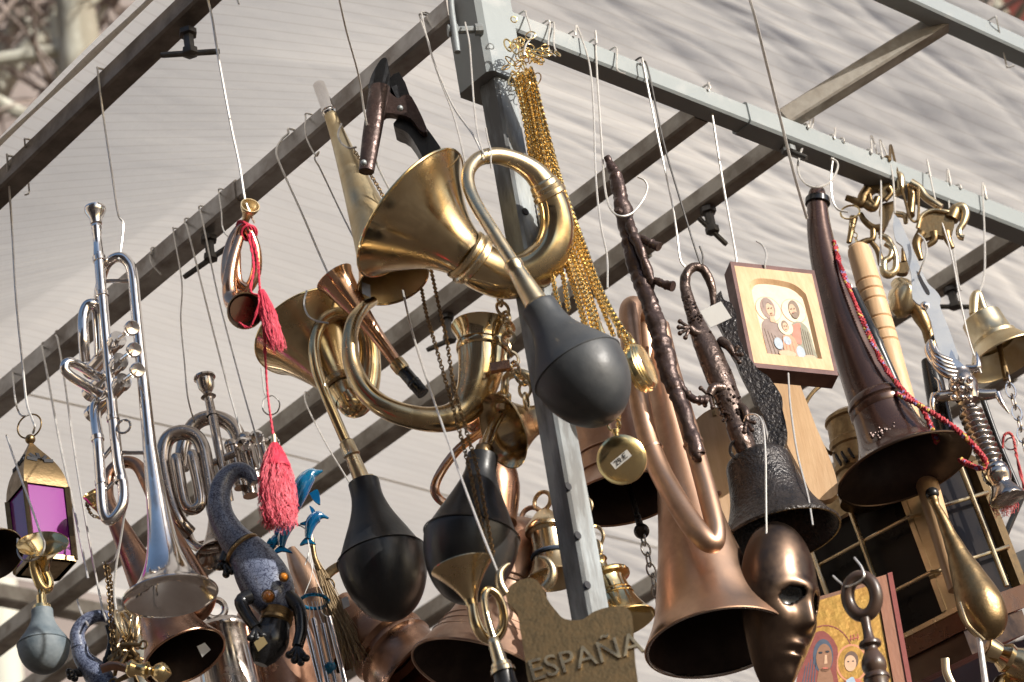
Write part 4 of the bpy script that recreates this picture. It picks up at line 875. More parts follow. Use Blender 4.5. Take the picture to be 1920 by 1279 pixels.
# ------------------------------------------------------------------ long copper bugle
Y = 2.68
t = thing('bugle', 'large matt copper bugle with a long folded pipe and flared mouth', 'bugle', (1340, 1270, Y))
MB().lathe((1222, 640, Y + .03), (1345, 1205, Y), [(0, 22), (.12, 25), (.3, 34), (.5, 50), (.68, 70), (.82, 90), (.92, 108), (1, 134)], 64, 5, inner=3).build('bell', 'copper', t, inm='shaded_inside')
A = P(1345, 1205, Y); B = P(1222, 640, Y + .03); MB().torus(A, B - A, 133 * SC(1345, 1205, Y), .0016, 64, 8).build('rim', 'nickel_dark', t)
MB().tube([(1216, 700, Y + .03, 22), (1205, 610, Y + .02, 22), (1194, 580, Y, 22), (1182, 582, Y - .02, 21), (1182, 630, Y - .03, 20), (1194, 720, Y - .035, 20), (1212, 810, Y - .04, 20), (1236, 880, Y - .05, 21), (1275, 950, Y - .07, 22), (1312, 1002, Y - .085, 22), (1336, 1018, Y - .085, 20), (1342, 995, Y - .08, 19), (1330, 940, Y - .07, 19), (1308, 860, Y - .055, 18), (1282, 770, Y - .04, 17), (1258, 690, Y - .02, 16), (1240, 610, Y - .01, 15)], 8, 24).build('pipe', 'copper', t)
for x, y, r, yy in ((1300, 832, 20, Y - .051), (1222, 843, 22, Y - .043)): MB().lathe((x - 2, y - 4, yy), (x + 2, y + 4, yy), [(0, r - 2), (.2, r), (.8, r), (1, r - 2)], 28, 1).build('joint_band', 'copper_dull', t)
MB().lathe((1232, 595, Y - .012), (1245, 670, Y - .015), [(0, .5), (0, 12), (.1, 14), (.5, 14), (.55, 17), (.7, 17), (.75, 15), (1, 16)], 24, 1).build('mouthpiece', 'brass_aged', t)

# ------------------------------------------------------------------ gnarled iron branch
Y = 2.63
t = thing('iron_branch', 'gnarled brown cast iron branch hung on a wide wire hook', 'branch', (1310, 850, Y))
def knotty(mb, pts, seed, amp=.0025, n=10, seg=14):
    q = [(*P(x, y, yy), r * SC(x, y, yy)) for x, y, yy, r in pts]; c = cr(q, n); rnd = random.Random(seed)
    rad = [a[3] * (1 + .28 * noise.noise(Vector((i * .45, seed, 0))) + .12 * noise.noise(Vector((i * 1.3, seed, 4)))) for i, a in enumerate(c)]
    mb.tube3([Vector(a[:3]) for a in c], rad, seg)
    return mb
m = MB(); knotty(m, [(1138, 295, Y, 6), (1152, 325, Y, 11), (1162, 360, Y, 14), (1170, 400, Y, 16), (1180, 450, Y, 15), (1194, 500, Y, 17), (1212, 550, Y - .004, 17), (1228, 600, Y - .008, 18), (1242, 650, Y - .01, 19), (1256, 705, Y - .012, 18), (1272, 750, Y - .014, 14), (1290, 795, Y - .016, 13), (1308, 848, Y - .018, 15), (1312, 855, Y - .018, 9)], 4)
knotty(m, [(1175, 410, Y - .006, 9), (1188, 440, Y - .012, 10), (1205, 480, Y - .014, 10), (1218, 520, Y - .01, 9), (1222, 545, Y - .004, 7)], 6)
m.jitter(.0022, 70, 3).build('stem', 'iron_brown', t, sharp=50)
for pts in ([(1200, 446, Y - .008, 7), (1218, 456, Y - .014, 8), (1236, 463, Y - .018, 9)], [(1228, 526, Y - .01, 7), (1246, 533, Y - .016, 8), (1262, 537, Y - .02, 10)], [(1160, 398, Y - .008, 9), (1157, 392, Y - .012, 6)], [(1262, 700, Y, 8), (1285, 735, Y, 8), (1305, 750, Y, 8), (1325, 752, Y + .004, 9)]):
    knotty(MB(), pts, 9).jitter(.001, 90, 5).build('twig_stub', 'iron_brown', t, sharp=50)
wire('wide hook from the right beam cradling the gnarled iron branch', [(1108, 47), (1116, 60, 2.66), (1120, 150, 2.65), (1128, 270, 2.635), (1134, 350, 2.625), (1144, 390, 2.61), (1162, 405, 2.605), (1185, 400, 2.61), (1206, 375, 2.62), (1214, 352, 2.62), (1208, 338, 2.62), (1196, 332, 2.62)], 2.1, over='R')
wire('long wire leg beside the gnarled iron branch', [(1070, 36), (1082, 50, 2.64), (1105, 120, 2.63), (1113, 210, 2.62), (1117, 330, 2.61), (1126, 420, 2.60), (1138, 480, 2.6), (1139, 540, 2.6)], 1.9, over='R')

# ------------------------------------------------------------------ iron bell with lizard bracket
Y = 2.72
t = thing('lizard_bell', 'black cast iron bell crowned by a scaly brown lizard bracket', 'bell', (1460, 1035, Y), 'hanging bells')
lz = MB().tube([(1338, 572, Y, 5), (1334, 535, Y - .004, 8), (1318, 505, Y - .008, 9), (1298, 502, Y - .012, 9), (1285, 522, Y - .014, 10), (1288, 552, Y - .016, 12), (1300, 590, Y - .018, 15), (1315, 628, Y - .02, 22), (1333, 668, Y - .022, 27), (1350, 710, Y - .022, 28), (1366, 752, Y - .022, 26), (1378, 785, Y - .022, 22), (1388, 815, Y - .024, 24), (1400, 845, Y - .022, 20), (1410, 868, Y - .018, 8)], 8, 20, flat=.8).jitter(.0008, 160, 4).build('lizard_body', 'cast_brown', t, sharp=60)
rnd = random.Random(9); sc_ = MB()
bp = [(1288, 552, 11), (1300, 590, 14), (1315, 628, 20), (1333, 668, 25), (1350, 710, 26), (1366, 752, 24), (1378, 785, 20), (1388, 815, 21)]
for i in range(len(bp) - 1):
    for j in range(26):
        f = rnd.random(); x = bp[i][0] + (bp[i + 1][0] - bp[i][0]) * f; y = bp[i][1] + (bp[i + 1][1] - bp[i][1]) * f; r = bp[i][2]; o_ = rnd.uniform(-.92, .92)
        sc_.pball(x + o_ * r, y - o_ * r * .35, Y - .022 - math.sqrt(1 - o_ * o_) * r * .78 * .00065, rnd.uniform(2.2, 3.6), seg=6, rings=4)
o = sc_.build('scales', 'cast_brown', lz); o['kind'] = 'stuff'
def leg(pts, toes, parent, m='cast_brown', tr=3.2):
    o = MB().tube(pts, 5, 12).build('leg', m, parent)
    x0, y0, yy, _ = pts[-1]
    for (dx, dy) in toes: 
        mb = MB().tube([(x0, y0, yy, tr * 1.2), (x0 + dx * .6, y0 + dy * .6, yy - .003, tr), (x0 + dx, y0 + dy, yy - .003, tr * 1.1)], 3, 10); mb.pball(x0 + dx, y0 + dy, yy - .003, tr * 1.5, seg=10, rings=6); mb.build('toe', m, o)
leg([(1322, 625, Y - .02, 12), (1305, 625, Y - .03, 9), (1293, 615, Y - .034, 8)], [(-18, -12), (-20, -1), (-18, 10), (-8, 18)], t)
leg([(1352, 640, Y - .02, 10), (1366, 650, Y - .03, 8), (1376, 665, Y - .03, 6)], [(6, -14), (14, 0), (10, 14)], t)
leg([(1355, 730, Y - .03, 13), (1338, 728, Y - .036, 10), (1330, 742, Y - .038, 8)], [(-16, -14), (-18, 4), (-8, 18), (6, 22)], t)
leg([(1380, 760, Y - .02, 11), (1396, 770, Y - .03, 9), (1400, 790, Y - .032, 7)], [(14, 2), (10, 16), (-4, 20)], t)
MB().outline([(1352, 545), (1358, 560), (1374, 568), (1380, 590), (1388, 640), (1420, 690), (1442, 708), (1462, 735), (1470, 780), (1475, 820), (1466, 850), (1440, 850), (1440, 800), (1420, 760), (1400, 720), (1372, 660), (1350, 610), (1335, 590), (1330, 570)], Y + .012, .012, 4).jitter(.002, 60, 2).build('bracket_plate', 'iron_black', t, sharp=45)
MB().tube([(1405, 790, Y, 26), (1412, 830, Y, 28), (1418, 868, Y, 26)], 4, 18).build('bell_neck', 'iron_black', t)
MB().lathe((1416, 850, Y), (1462, 1005, Y), [(0, 10), (0, 34), (.05, 52), (.12, 62), (.3, 66), (.5, 72), (.7, 84), (.86, 100), (.95, 110), (1, 118)], 56, 5, inner=6).build('bell_body', 'iron_black', t)
MB().torus(P(1384, 843, Y - .03), (.2, 1, .2), .009, .002, 22, 6, 1.2, (0, 0, 1)).build('mouth_ring', 'iron_black', t)
wire('wire loop from the right beam gripping the curled lizard tail', [(1196, 88), (1206, 120, 2.70), (1232, 250, 2.70), (1258, 370, 2.70), (1268, 430, 2.69), (1275, 485, 2.688), (1284, 500, 2.69)], 2.1, over='R')
wire('dark straight wire with an upturned end behind the lizard tail', [(1196, 90), (1215, 130, 2.71), (1245, 270, 2.70), (1280, 390, 2.69), (1308, 480, 2.685), (1316, 495, 2.685), (1318, 480, 2.685), (1312, 462, 2.685)], 2.0, 'steel_dark', over='R')
MB_tagp = MB().box(P(1342, 590, Y - .008), Vector((.013, -.002, .003)), Vector((0, .0004, 0)), Vector((-.004, 0, .012))).build('price_tag', 'sticker', t)

# ------------------------------------------------------------------ holy family icon
def board_frame(tl, tr, bl, Yc, yaw=0, lean=0):
    """origin top left, x along the top, y down the left side, as an upright board"""
    o_ = P(*tl, Yc); a = P(*tr, Yc + yaw); b = P(*bl, Yc + lean); X = a - o_; D = b - o_
    N = X.cross(D).normalized()
    if N.dot(FW) > 0: N = -N
    return o_, X, D, N
def figure(mb_of, o_, X, D, N, pts, lift, thick, name, m, parent, n=3):
    c = cr(list(pts) + [pts[0]], n)[:-1] if n > 1 else pts
    q = [o_ + X * float(a[0]) + D * float(a[1]) + N * lift for a in c]
    return MB().prism(q, N * -thick).build(name, m, parent, smooth=False)
def circ(cx, cy, rx, ry, n=18, a0=0, a1=360): return [(cx + rx * math.cos(R(a0 + (a1 - a0) * i / n)), cy + ry * math.sin(R(a0 + (a1 - a0) * i / n))) for i in range(n)]
t = thing('icon', 'pale framed painted icon of a family of three with halos', 'icon', (1480, 700, 2.78))
o_, X, D, N = board_frame((1368, 492), (1526, 509), (1408, 690), 2.79, .035, -.035)
MB().prism([o_ - N * .004, o_ + X - N * .004, o_ + X + D - N * .004, o_ + D - N * .004], N * -.018).build('board', 'wood_edge', t)
arch = [(.21, .86), (.17, .30), (.19, .20), (.26, .15), (.40, .135), (.56, .14), (.70, .16), (.80, .22), (.84, .32), (.85, .86)]
ar = [tuple(q) for q in cr(arch, 4)]
out = []
for (a, b) in ar:                                     # push each arch point out to the rim of the face
    dx, dy = a - .51, b - .5; s_ = min((.46 / abs(dx)) if dx else 9, (.46 / abs(dy)) if dy else 9); out.append((.5 + dx * s_ * .99 + .0, .5 + dy * s_))
def pt3(q, l): return o_ + X * float(q[0]) + D * float(q[1]) + N * l
rim = [(.045, .955), (.045, .045), (.955, .045), (.955, .955)]
fm = MB()
na = len(ar)
def ringface(mb, inner, outer, l1, l2):
    n = len(inner); b = len(mb.v); mb.v += [pt3(q, l1) for q in inner] + [pt3(q, l2) for q in outer]
    for i in range(n): mb.f.append((b + i, b + (i + 1) % n, b + n + (i + 1) % n, b + n + i))
sq = []
for (a, b) in ar:
    dx, dy = a - .51, b - .52; s_ = 1 / max(abs(dx) / .46, abs(dy) / .46); sq.append((min(max(.5 + dx * s_, .04), .96), min(max(.5 + dy * s_, .04), .96)))
# make sure that the four corners are met
for cxy in ((.04, .04), (.96, .04), (.96, .96), (.04, .96)):
    j = min(range(na), key=lambda i: (sq[i][0] - cxy[0]) ** 2 + (sq[i][1] - cxy[1]) ** 2); sq[j] = cxy
ringface(fm, ar, sq, .002, .002)
ins = [(.51 + (a - .51) * .90, .53 + (b - .53) * .93) for a, b in ar]
ringface(fm, ins, ar, -.003, .002)
fm.build('face_board', 'wood_pale', t, smooth=False)
bd = MB(); full = [(0, 0), (1, 0), (1, 1), (0, 1)]; inn = [(.04, .04), (.96, .04), (.96, .96), (.04, .96)]
ringface(bd, inn, full, .0018, .0018); ringface(bd, full, full, .0018, -.004); bd.build('painted_border', 'wood_edge', t, smooth=False)
pn = figure(MB, o_, X, D, N, ins, -.0028, .001, 'painting', 'f_cream', t, 1)
L0 = -.0024
F_ = lambda pts, i, m, n=3, nm='painted_shape': figure(MB, o_, X, D, N, pts, L0 + i * .00022, .0002, nm, m, pn, n)
F_(circ(.36, .41, .15, .12), 0, 'f_halo'); F_(circ(.66, .40, .145, .115), 0, 'f_halo')
F_([(.24, .86), (.235, .60), (.28, .52), (.34, .50), (.43, .54), (.50, .66), (.56, .86)], 1, 'f_robe'); F_([(.55, .86), (.56, .62), (.60, .53), (.70, .50), (.78, .56), (.80, .72), (.80, .86)], 1, 'f_green')
F_([(.58, .70), (.58, .58), (.63, .53), (.70, .52), (.68, .62), (.66, .72)], 2, 'f_red')
F_(circ(.355, .40, .085, .10), 2, 'f_veil'); F_(circ(.375, .415, .045, .065), 3, 'f_skin'); F_([(.36, .46), (.40, .46), (.42, .54), (.35, .53)], 3, 'f_skin', 1)
F_(circ(.665, .385, .062, .085), 3, 'f_hair'); F_(circ(.645, .40, .042, .06), 4, 'f_skin'); F_(circ(.66, .445, .04, .032), 5, 'f_hair')
F_(circ(.515, .57, .085, .075), 4, 'f_halo'); F_([(.44, .86), (.45, .68), (.50, .645), (.57, .65), (.61, .72), (.62, .86)], 5, 'f_orange'); F_(circ(.51, .56, .042, .052), 5, 'f_hair'); F_(circ(.512, .572, .032, .042), 6, 'f_skin')
for q in range(5): F_([(.26 + q * .035, .60 + q * .02), (.266 + q * .035, .60 + q * .02), (.30 + q * .045, .85), (.29 + q * .045, .85)], 3, 'f_hair', 1)
for q in range(4): F_([(.69 + q * .024, .56 + q * .01), (.695 + q * .024, .56 + q * .01), (.70 + q * .026, .85), (.69 + q * .026, .85)], 3, 'f_hair', 1)
for q in range(3): F_([(.47 + q * .04, .70), (.474 + q * .04, .70), (.48 + q * .045, .85), (.474 + q * .045, .85)], 6, 'f_red', 1)
F_([(.30, .40), (.31, .34), (.36, .30), (.41, .34), (.40, .37), (.36, .345), (.33, .38)], 4, 'f_robe')
for (cx_, cy_, rx_, ry_) in ((.36, .41, .15, .12), (.66, .40, .145, .115), (.515, .57, .085, .075)):
    for q in range(28): 
        a0_ = q * 360 / 28; F_([(cx_ + rx_ * s2 * math.cos(R(a0_ + da)), cy_ + ry_ * s2 * math.sin(R(a0_ + da))) for s2, da in ((1, 0), (1, 13), (.965, 13), (.965, 0))], .5, 'f_orange', 1)
F_(circ(.39, .735, .05, .055), 6, 'f_blue'); F_(circ(.63, .80, .05, .06), 6, 'f_blue'); F_(circ(.50, .70, .045, .04), 6, 'f_blue'); F_(circ(.47, .825, .10, .03), 7, 'f_skin'); F_(circ(.73, .84, .07, .022), 7, 'f_skin')
for (a, b, f) in ((.36, .405, 1), (.395, .40, 1), (.63, .39, 1), (.665, .385, 1), (.5, .565, 1), (.525, .563, 1)): F_(circ(a, b, .008, .006, 8), 8, 'f_hair', 1)
for (a, b) in ((.38, .452), (.642, .428), (.512, .595)): F_(circ(a, b, .014, .004, 8), 8, 'f_red', 1)
wire('straight wire from the right beam down to the pale icon', [(1321, 136), (1328, 160, 2.81), (1342, 260, 2.81), (1360, 370, 2.81), (1378, 470, 2.80), (1381, 498, 2.80)], 2.2, over='R')
wire('bent wire end standing up behind the pale icon', [(1418, 452, 2.80), (1430, 460, 2.80), (1437, 478, 2.80), (1434, 500, 2.80), (1436, 520, 2.81)], 2.0)

# ------------------------------------------------------------------ bronze face mask
def mask():
    t = thing('face_mask', 'smooth dark bronze face mask with hollow eyes and strong nose', 'mask', (1480, 1300, 2.66))
    c0 = P(1474, 1136, 2.67); k = SC(1482, 1140, 2.67); W_, H_ = 88 * k, 172 * k
    yaw = R(50); upv = Vector((.20, -.12, 1)).normalized(); fwd = Vector((math.sin(yaw), -math.cos(yaw), -.12)).normalized(); sd_ = upv.cross(fwd).normalized() * -1
    if sd_.x < 0: sd_ = -sd_
    nu, nv = 72, 84; vs = []; keep = {}
    G = lambda x, y, sx, sy: math.exp(-(x / sx) ** 2 - (y / sy) ** 2)
    for i in range(nu + 1):
        for j in range(nv + 1):
            a = R(-98 + 196 * i / nu); y = -1 + 2 * j / nv
            w_ = math.sqrt(max(0, 1 - abs(y) ** 2.3)) * (1 - .34 * max(0, -y)); x = math.sin(a) * w_; z_ = math.cos(a) * w_ * .95
            fx = a / R(98)
            bulge = 0
            bulge += .12 * G(x, y - .12, .9, .10) * max(0, math.cos(a))                   # brow
            nose = .29 * math.exp(-(x / .2) ** 2) * max(0, min(1, (.12 - y) / .40)) * (1 if y > -.32 else max(0, 1 - (-.32 - y) / .06)); bulge += nose
            bulge -= .13 * (G(x - .40, y + .0, .22, .13) + G(x + .40, y + .0, .22, .13))
            bulge += .07 * G(abs(x) - .48, y + .26, .22, .16)
            bulge += .10 * G(x, y + .50, .26, .05) + .10 * G(x, y + .62, .22, .05) - .05 * G(x, y + .56, .26, .025)
            bulge += .12 * G(x, y + .84, .25, .14)
            vs.append(c0 + sd_ * (x * W_) + upv * (y * H_) + fwd * ((z_ + bulge) * W_ - W_ * .35))
    fs = []
    for i in range(nu):
        for j in range(nv):
            a = R(-98 + 196 * (i + .5) / nu); y = -1 + 2 * (j + .5) / nv; x = math.sin(a) * math.sqrt(max(0, 1 - abs(y) ** 2.3))
            if any(((x - s_ * .40) / .25) ** 2 + ((y - .005 + .12 * (abs(x) - .40)) / .095) ** 2 < 1 for s_ in (-1, 1)) and abs(a) < R(80): continue
            q = i * (nv + 1) + j; fs.append((q, q + nv + 1, q + nv + 2, q + 1))
    mb = MB().add(vs, fs); o = mb.build('mask_shell', 'bronze_dark', t, sharp=60)
    MB().add([c0 + (q - c0) * .9 - fwd * .004 for q in vs], [(a + 0, a + nv + 1, a + nv + 2, a + 1) for i in range(nu) for a in range(i * (nv + 1), i * (nv + 1) + nv)]).build('shade_backing', 'paint_black', t, sharp=60)  # black backing added behind the eye holes to stand in for inner shade
    sm = o.modifiers.new('thickness', 'SOLIDIFY'); sm.thickness = .003; sm.offset = -1
    return t
mask()
wire('thin silver wire down to the top of the bronze mask', [(1478, 700, 2.75), (1482, 760, 2.73), (1495, 850, 2.70), (1515, 930, 2.67), (1524, 985, 2.65)], 2.0)
wire('bright hook wire crossing the black bell to the bronze mask', [(1395, 790, 2.68), (1402, 778, 2.67), (1418, 778, 2.66), (1430, 795, 2.655), (1435, 850, 2.645), (1436, 930, 2.64), (1437, 1010, 2.64)], 2.0)
# ------------------------------------------------------------------ brown lacquered horn with red rope
Y = 2.90
t = thing('hunting_horn', 'long dark brown lacquered horn with an emblem and red rope', 'horn', (1700, 940, Y))
MB().tube([(1533, 352, Y, 6), (1533, 356, Y, 13), (1532, 366, Y, 17), (1532, 384, Y, 19), (1533, 396, Y, 20), (1536, 430, Y, 23), (1545, 480, Y, 27), (1560, 535, Y, 31), (1580, 595, Y, 36), (1604, 660, Y, 42), (1628, 718, Y, 48), (1646, 758, Y, 54)], 7, 30).build('horn_body', 'brown_lacquer', t)
MB().lathe((1533, 372, Y), (1533, 384, Y), [(0, 18), (.1, 23), (.9, 23.5), (1, 19)], 30, 1).build('mouth_ring', 'paint_black', t)
MB().lathe((1641, 746, Y), (1654, 776, Y), [(0, 53), (.15, 57), (.4, 58), (.5, 55), (.65, 59), (.85, 59), (1, 57)], 48, 1).build('joint_band', 'brown_lacquer', t)
bl = MB().lathe((1650, 768, Y), (1697, 880, Y), [(0, 56), (.25, 60), (.5, 68), (.7, 80), (.87, 99), (1, 133)], 60, 5, inner=3).build('bell', 'brown_lacquer', t, inm='shaded_inside')
A = P(1697, 880, Y); B = P(1650, 768, Y); MB().torus(A, B - A, 132 * SC(1697, 880, Y), .0018, 64, 8).build('rim', 'bronze_dark', bl)
em = MB(); rnd = random.Random(3)
for i in range(34): 
    x, y = 1654 + rnd.gauss(0, 12), 812 + rnd.gauss(0, 5); em.pball(x, y - (x - 1654) * .3, Y - .0435, rnd.uniform(2, 4.5), seg=8, rings=5)
em.build('emblem', 'iron_brown', bl)
def rope(pts, r, parent, name='rope'):
    return cord3([p for p in pts], r, 'rope_red', name, parent, .008, 14)
kk = SC(1700, 700, Y)
rope([(1563, 452, Y - .01), (1576, 500, Y - .022), (1600, 560, Y - .03), (1630, 630, Y - .034), (1660, 690, Y - .036), (1700, 740, Y - .035), (1728, 765, Y - .03), (1750, 810, Y - .03), (1757, 830, Y - .03)], 5.5 * kk, t)
rope([(1680, 738, Y - .034), (1720, 758, Y - .05), (1765, 785, Y - .06), (1805, 815, Y - .06), (1838, 850, Y - .055), (1848, 868, Y - .05), (1838, 878, Y - .045), (1815, 870, Y - .03), (1800, 862, Y - .02)], 5.5 * kk, t)
wire('round wire loop off the right beam holding the brown horn mouth', [(1503, 200), (1522, 212, 2.95), (1524, 232, 2.94), (1505, 275, 2.92), (1496, 310, 2.91), (1502, 335, 2.895), (1520, 350, 2.88), (1540, 350, 2.88), (1558, 340, 2.89), (1569, 320, 2.9), (1570, 305, 2.91), (1558, 297, 2.91)], 2.2, over='R')
wire('second slack wire of the brown horn from the right beam', [(1552, 222), (1566, 240, 2.97), (1564, 280, 2.96), (1558, 330, 2.95), (1560, 370, 2.95), (1570, 392, 2.95), (1590, 398, 2.95)], 1.9, over='R')
wire('long pale wire from above the cloth edge to the brown horn', [(1390, -60, 2.62), (1402, -14, 2.64), (1415, 30, 2.66), (1440, 130, 2.72), (1465, 230, 2.78), (1490, 330, 2.83), (1513, 410, 2.88)], 2.8)

# ------------------------------------------------------------------ wooden baton, black baton
Y = 2.97
t = thing('baton', 'pale turned wooden baton with grooves and a gold key ring', 'baton', (1795, 1110, Y))
gp = [(0, 2), (0, 16), (.008, 21), (.02, 23), (.10, 24)]
for q in (.115, .145, .175, .23, .27, .30): gp += [(q - .004, 25), (q, 22.5), (q + .004, 25)]
gp += [(.36, 24), (.6, 22), (.85, 20), (1, 18), (1, 1)]
MB().lathe((1608, 462, Y), (1796, 1105, Y), gp, 32, 1).build('stick', 'wood_pale', t, sharp=25)
MB().torus(P(1594, 398, Y), (.15, 1, -.3), 18 * SC(1594, 398, Y), .0013, 40, 6).build('key_ring', 'brass_bright', t)
for i in range(5): MB().torus(P(1598 + i * 2.6, 422 + i * 9.5, Y), (1 if i % 2 else .2, .2 if i % 2 else 1, 0), .0028, .0008, 12, 5, 1.4, (0.2, 0, -1)).build('link', 'brass_bright', t)
t = thing('baton', 'thin black banded baton beside the pale wooden one', 'baton', (1705, 790, 2.95))
MB().lathe((1598, 545, 2.95), (1712, 800, 2.95), [(0, 1), (0, 11), (.3, 13), (.32, 15), (.36, 13), (.4, 15), (.44, 13), (1, 12), (1, 1)], 24, 1).build('stick', 'paint_black', t)
MB().torus(P(1596, 540, 2.95), (1, 0, 0), .006, .001, 20, 6).build('hanging_ring', 'steel_wire', t)

# ------------------------------------------------------------------ ornamental dagger
Y = 2.99
t = thing('dagger', 'ornate silver fantasy dagger hanging blade up with ribbed grip', 'dagger', (1890, 935, Y))
z = lambda x, y: (1460 + x / 3.707, 300 + y / 3.707)
MB().outline([z(*q) for q in ((806, 376), (840, 420), (880, 505), (925, 600), (960, 690), (1000, 780), (1040, 860), (1085, 900), (1128, 960), (1120, 1010), (1150, 1090), (1190, 1190), (1228, 1300), (1262, 1420), (1180, 1440), (1120, 1330), (1085, 1240), (1058, 1120), (1020, 1040), (985, 1010), (932, 965), (925, 880), (920, 790), (892, 690), (862, 600), (818, 565), (800, 500), (796, 430))], Y, .004, 2).build('blade', 'steel_blade', t)
MB().outline([z(*q) for q in ((960, 770), (985, 800), (1010, 850), (1045, 905), (1050, 935), (1030, 930), (1005, 890), (975, 830))], Y - .0006, .0005, 2).build('blade_slot', 'ink', t)
MB().pball(*z(1015, 1015), Y, 9, seg=14).build('rivet', 'silver', t)
# guard: mask boss, two quillons with claws, horn curls
gd = MB().tube([(1798, 700, Y - .01, 22), (1806, 725, Y - .012, 27), (1815, 752, Y - .01, 22)], 5, 20); gd.jitter(.0022, 120, 4)
g_ = gd.build('guard', 'nickel_dark', t, sharp=70)
for pts in ([(1800, 738, Y - .008, 13), (1775, 742, Y - .01, 11), (1760, 745, Y - .01, 12), (1752, 750, Y - .01, 9)], [(1820, 738, Y - .008, 12), (1848, 740, Y - .008, 11), (1868, 738, Y - .008, 9)]): MB().tube(pts, 5, 16).build('quillon', 'nickel_dark', g_)
for pts in ([(1752, 740, Y - .01, 7), (1748, 760, Y - .012, 6), (1752, 785, Y - .01, 1.5)], [(1870, 738, Y - .01, 7), (1878, 755, Y - .012, 5), (1892, 775, Y - .01, 1.5)], [(1764, 735, Y - .012, 5), (1760, 715, Y - .012, 3), (1752, 708, Y - .012, 1)]): MB().tube(pts, 4, 12).build('claw', 'silver', g_)
for pts in ([(1790, 700, Y - .012, 10), (1768, 692, Y - .018, 9), (1748, 675, Y - .018, 7), (1738, 655, Y - .014, 6), (1745, 640, Y - .01, 5)], [(1812, 692, Y - .012, 9), (1832, 690, Y - .016, 8), (1832, 672, Y - .016, 5), (1830, 660, Y - .014, 1.5)], [(1785, 690, Y - .015, 6), (1765, 672, Y - .018, 5), (1752, 650, Y - .018, 4)]): MB().tube(pts, 5, 14).build('scroll', 'silver', g_)
pr = [(0, 17)]
for i in range(9):
    f = .05 + i * .085; pr += [(f, 17), (f + .03, 23.5), (f + .055, 23.5), (f + .08, 17)]
pr += [(.86, 18), (.9, 24), (.95, 26), (1, 22)]
MB().lathe((1816, 765, Y - .008), (1868, 890, Y - .008), pr, 32, 1).build('grip', 'nickel_dark', t, sharp=80)
p_ = MB().lathe((1864, 878, Y - .008), (1890, 938, Y - .008), [(0, 22), (.2, 27), (.35, 25), (.5, 20), (.6, 22), (.8, 30), (.95, 34), (1, 30), (1, 1)], 32, 2); p_.jitter(.0012, 150, 3); p_.build('pommel', 'nickel_dark', t, sharp=70)
def red_tassel(top, bottom, w0, w1, n, parent, seed):
    o = tassel(top, bottom, w0, w1, n, 7, parent, seed); o.data.materials.clear(); o.data.materials.append(M['cord_red'])
red_tassel((1878, 905, Y + .02), (1882, 962, Y + .02), 10, 28, 180, t, 11)
kq = SC(1890, 850, Y)
cord3([(1880, 840, Y), (1882, 818, Y), (1892, 812, Y), (1900, 822, Y), (1905, 850, Y), (1914, 890, Y), (1924, 930, Y)], 3 * kq, 'cord_red', 'cord', t)
MB().torus(P(1896, 832, Y + .004), (.3, 1, 0), .008, .0011, 22, 6).build('ring', 'steel_wire', t)
MB().tube([(1768, 600, Y + .02, 4), (1738, 655, Y + .01, 4)], 2, 8).build('strap', 'leather_black', t)
for i in range(5): MB().tube([(1796 - i * 3, 706 - i * 7, Y - .022, 6), (1776 - i * 4, 704 - i * 9, Y - .026, 6.5), (1756 - i * 2, 690 - i * 9, Y - .024, 5), (1748 - i, 674 - i * 9, Y - .02, 3)], 5, 12).build('scroll', 'silver' if i % 2 else 'nickel_dark', g_)
for i in range(9): MB().pball(1788 + (i % 3) * 15, 712 + (i // 3) * 17, Y - .03, 7, seg=12, rings=8).build('boss', 'nickel_dark' if i % 2 else 'silver', g_)
MB().outline([(1776, 690), (1783, 655), (1792, 672), (1812, 690), (1822, 715), (1800, 712)], Y - .022, .006, 2).build('langet', 'silver', g_)
t3 = tag(MB().tube([(1742, 676, Y + .02, 15), (1752, 720, Y + .02, 19), (1764, 780, Y + .02, 20), (1780, 835, Y + .02, 18)], 5, 20).build('scabbard', 'paint_black'), 'black round scabbard hanging behind the dagger guard', 'scabbard')
t3 = tag(MB().tube([(1838, 735, Y + .03, 6), (1868, 820, Y + .03, 6), (1912, 925, Y + .03, 6)], 3, 12).build('iron_rod', 'paint_black'), 'thin black iron rod behind the dagger grip', 'rod')
wire('stout brown hook on the right beam for the brass animals', [(1654, 258), (1670, 272, 3.06), (1682, 320, 3.04), (1698, 380, 3.03), (1706, 408, 3.02), (1716, 416, 3.02), (1722, 405, 3.02), (1722, 350, 3.03)], 2.6, 'brass_aged', over='R')
wire('wire hook from the right beam into the dagger blade slot', [(1620, 245), (1634, 255, 3.04), (1650, 320, 3.03), (1652, 420, 3.02), (1650, 500, 3.01)], 2.0, over='R')
wire('thin dark wire from the right beam behind the dagger tip', [(1640, 252), (1650, 262, 3.04), (1672, 320, 3.03), (1678, 400, 3.01)], 1.9, over='R')
wire('small wire hook curling through the dagger blade slot', [(1722, 438, 2.98), (1734, 452, 2.975), (1737, 475, 2.97), (1726, 505, 2.975), (1722, 515, 2.985)], 1.9)
wire('long pale wire from the right beam passing the dagger guard', [(1730, 290), (1738, 300, 3.08), (1755, 380, 3.05), (1782, 470, 3.03), (1800, 560, 3.0), (1818, 640, 2.98), (1840, 700, 2.97)], 1.9, over='R')

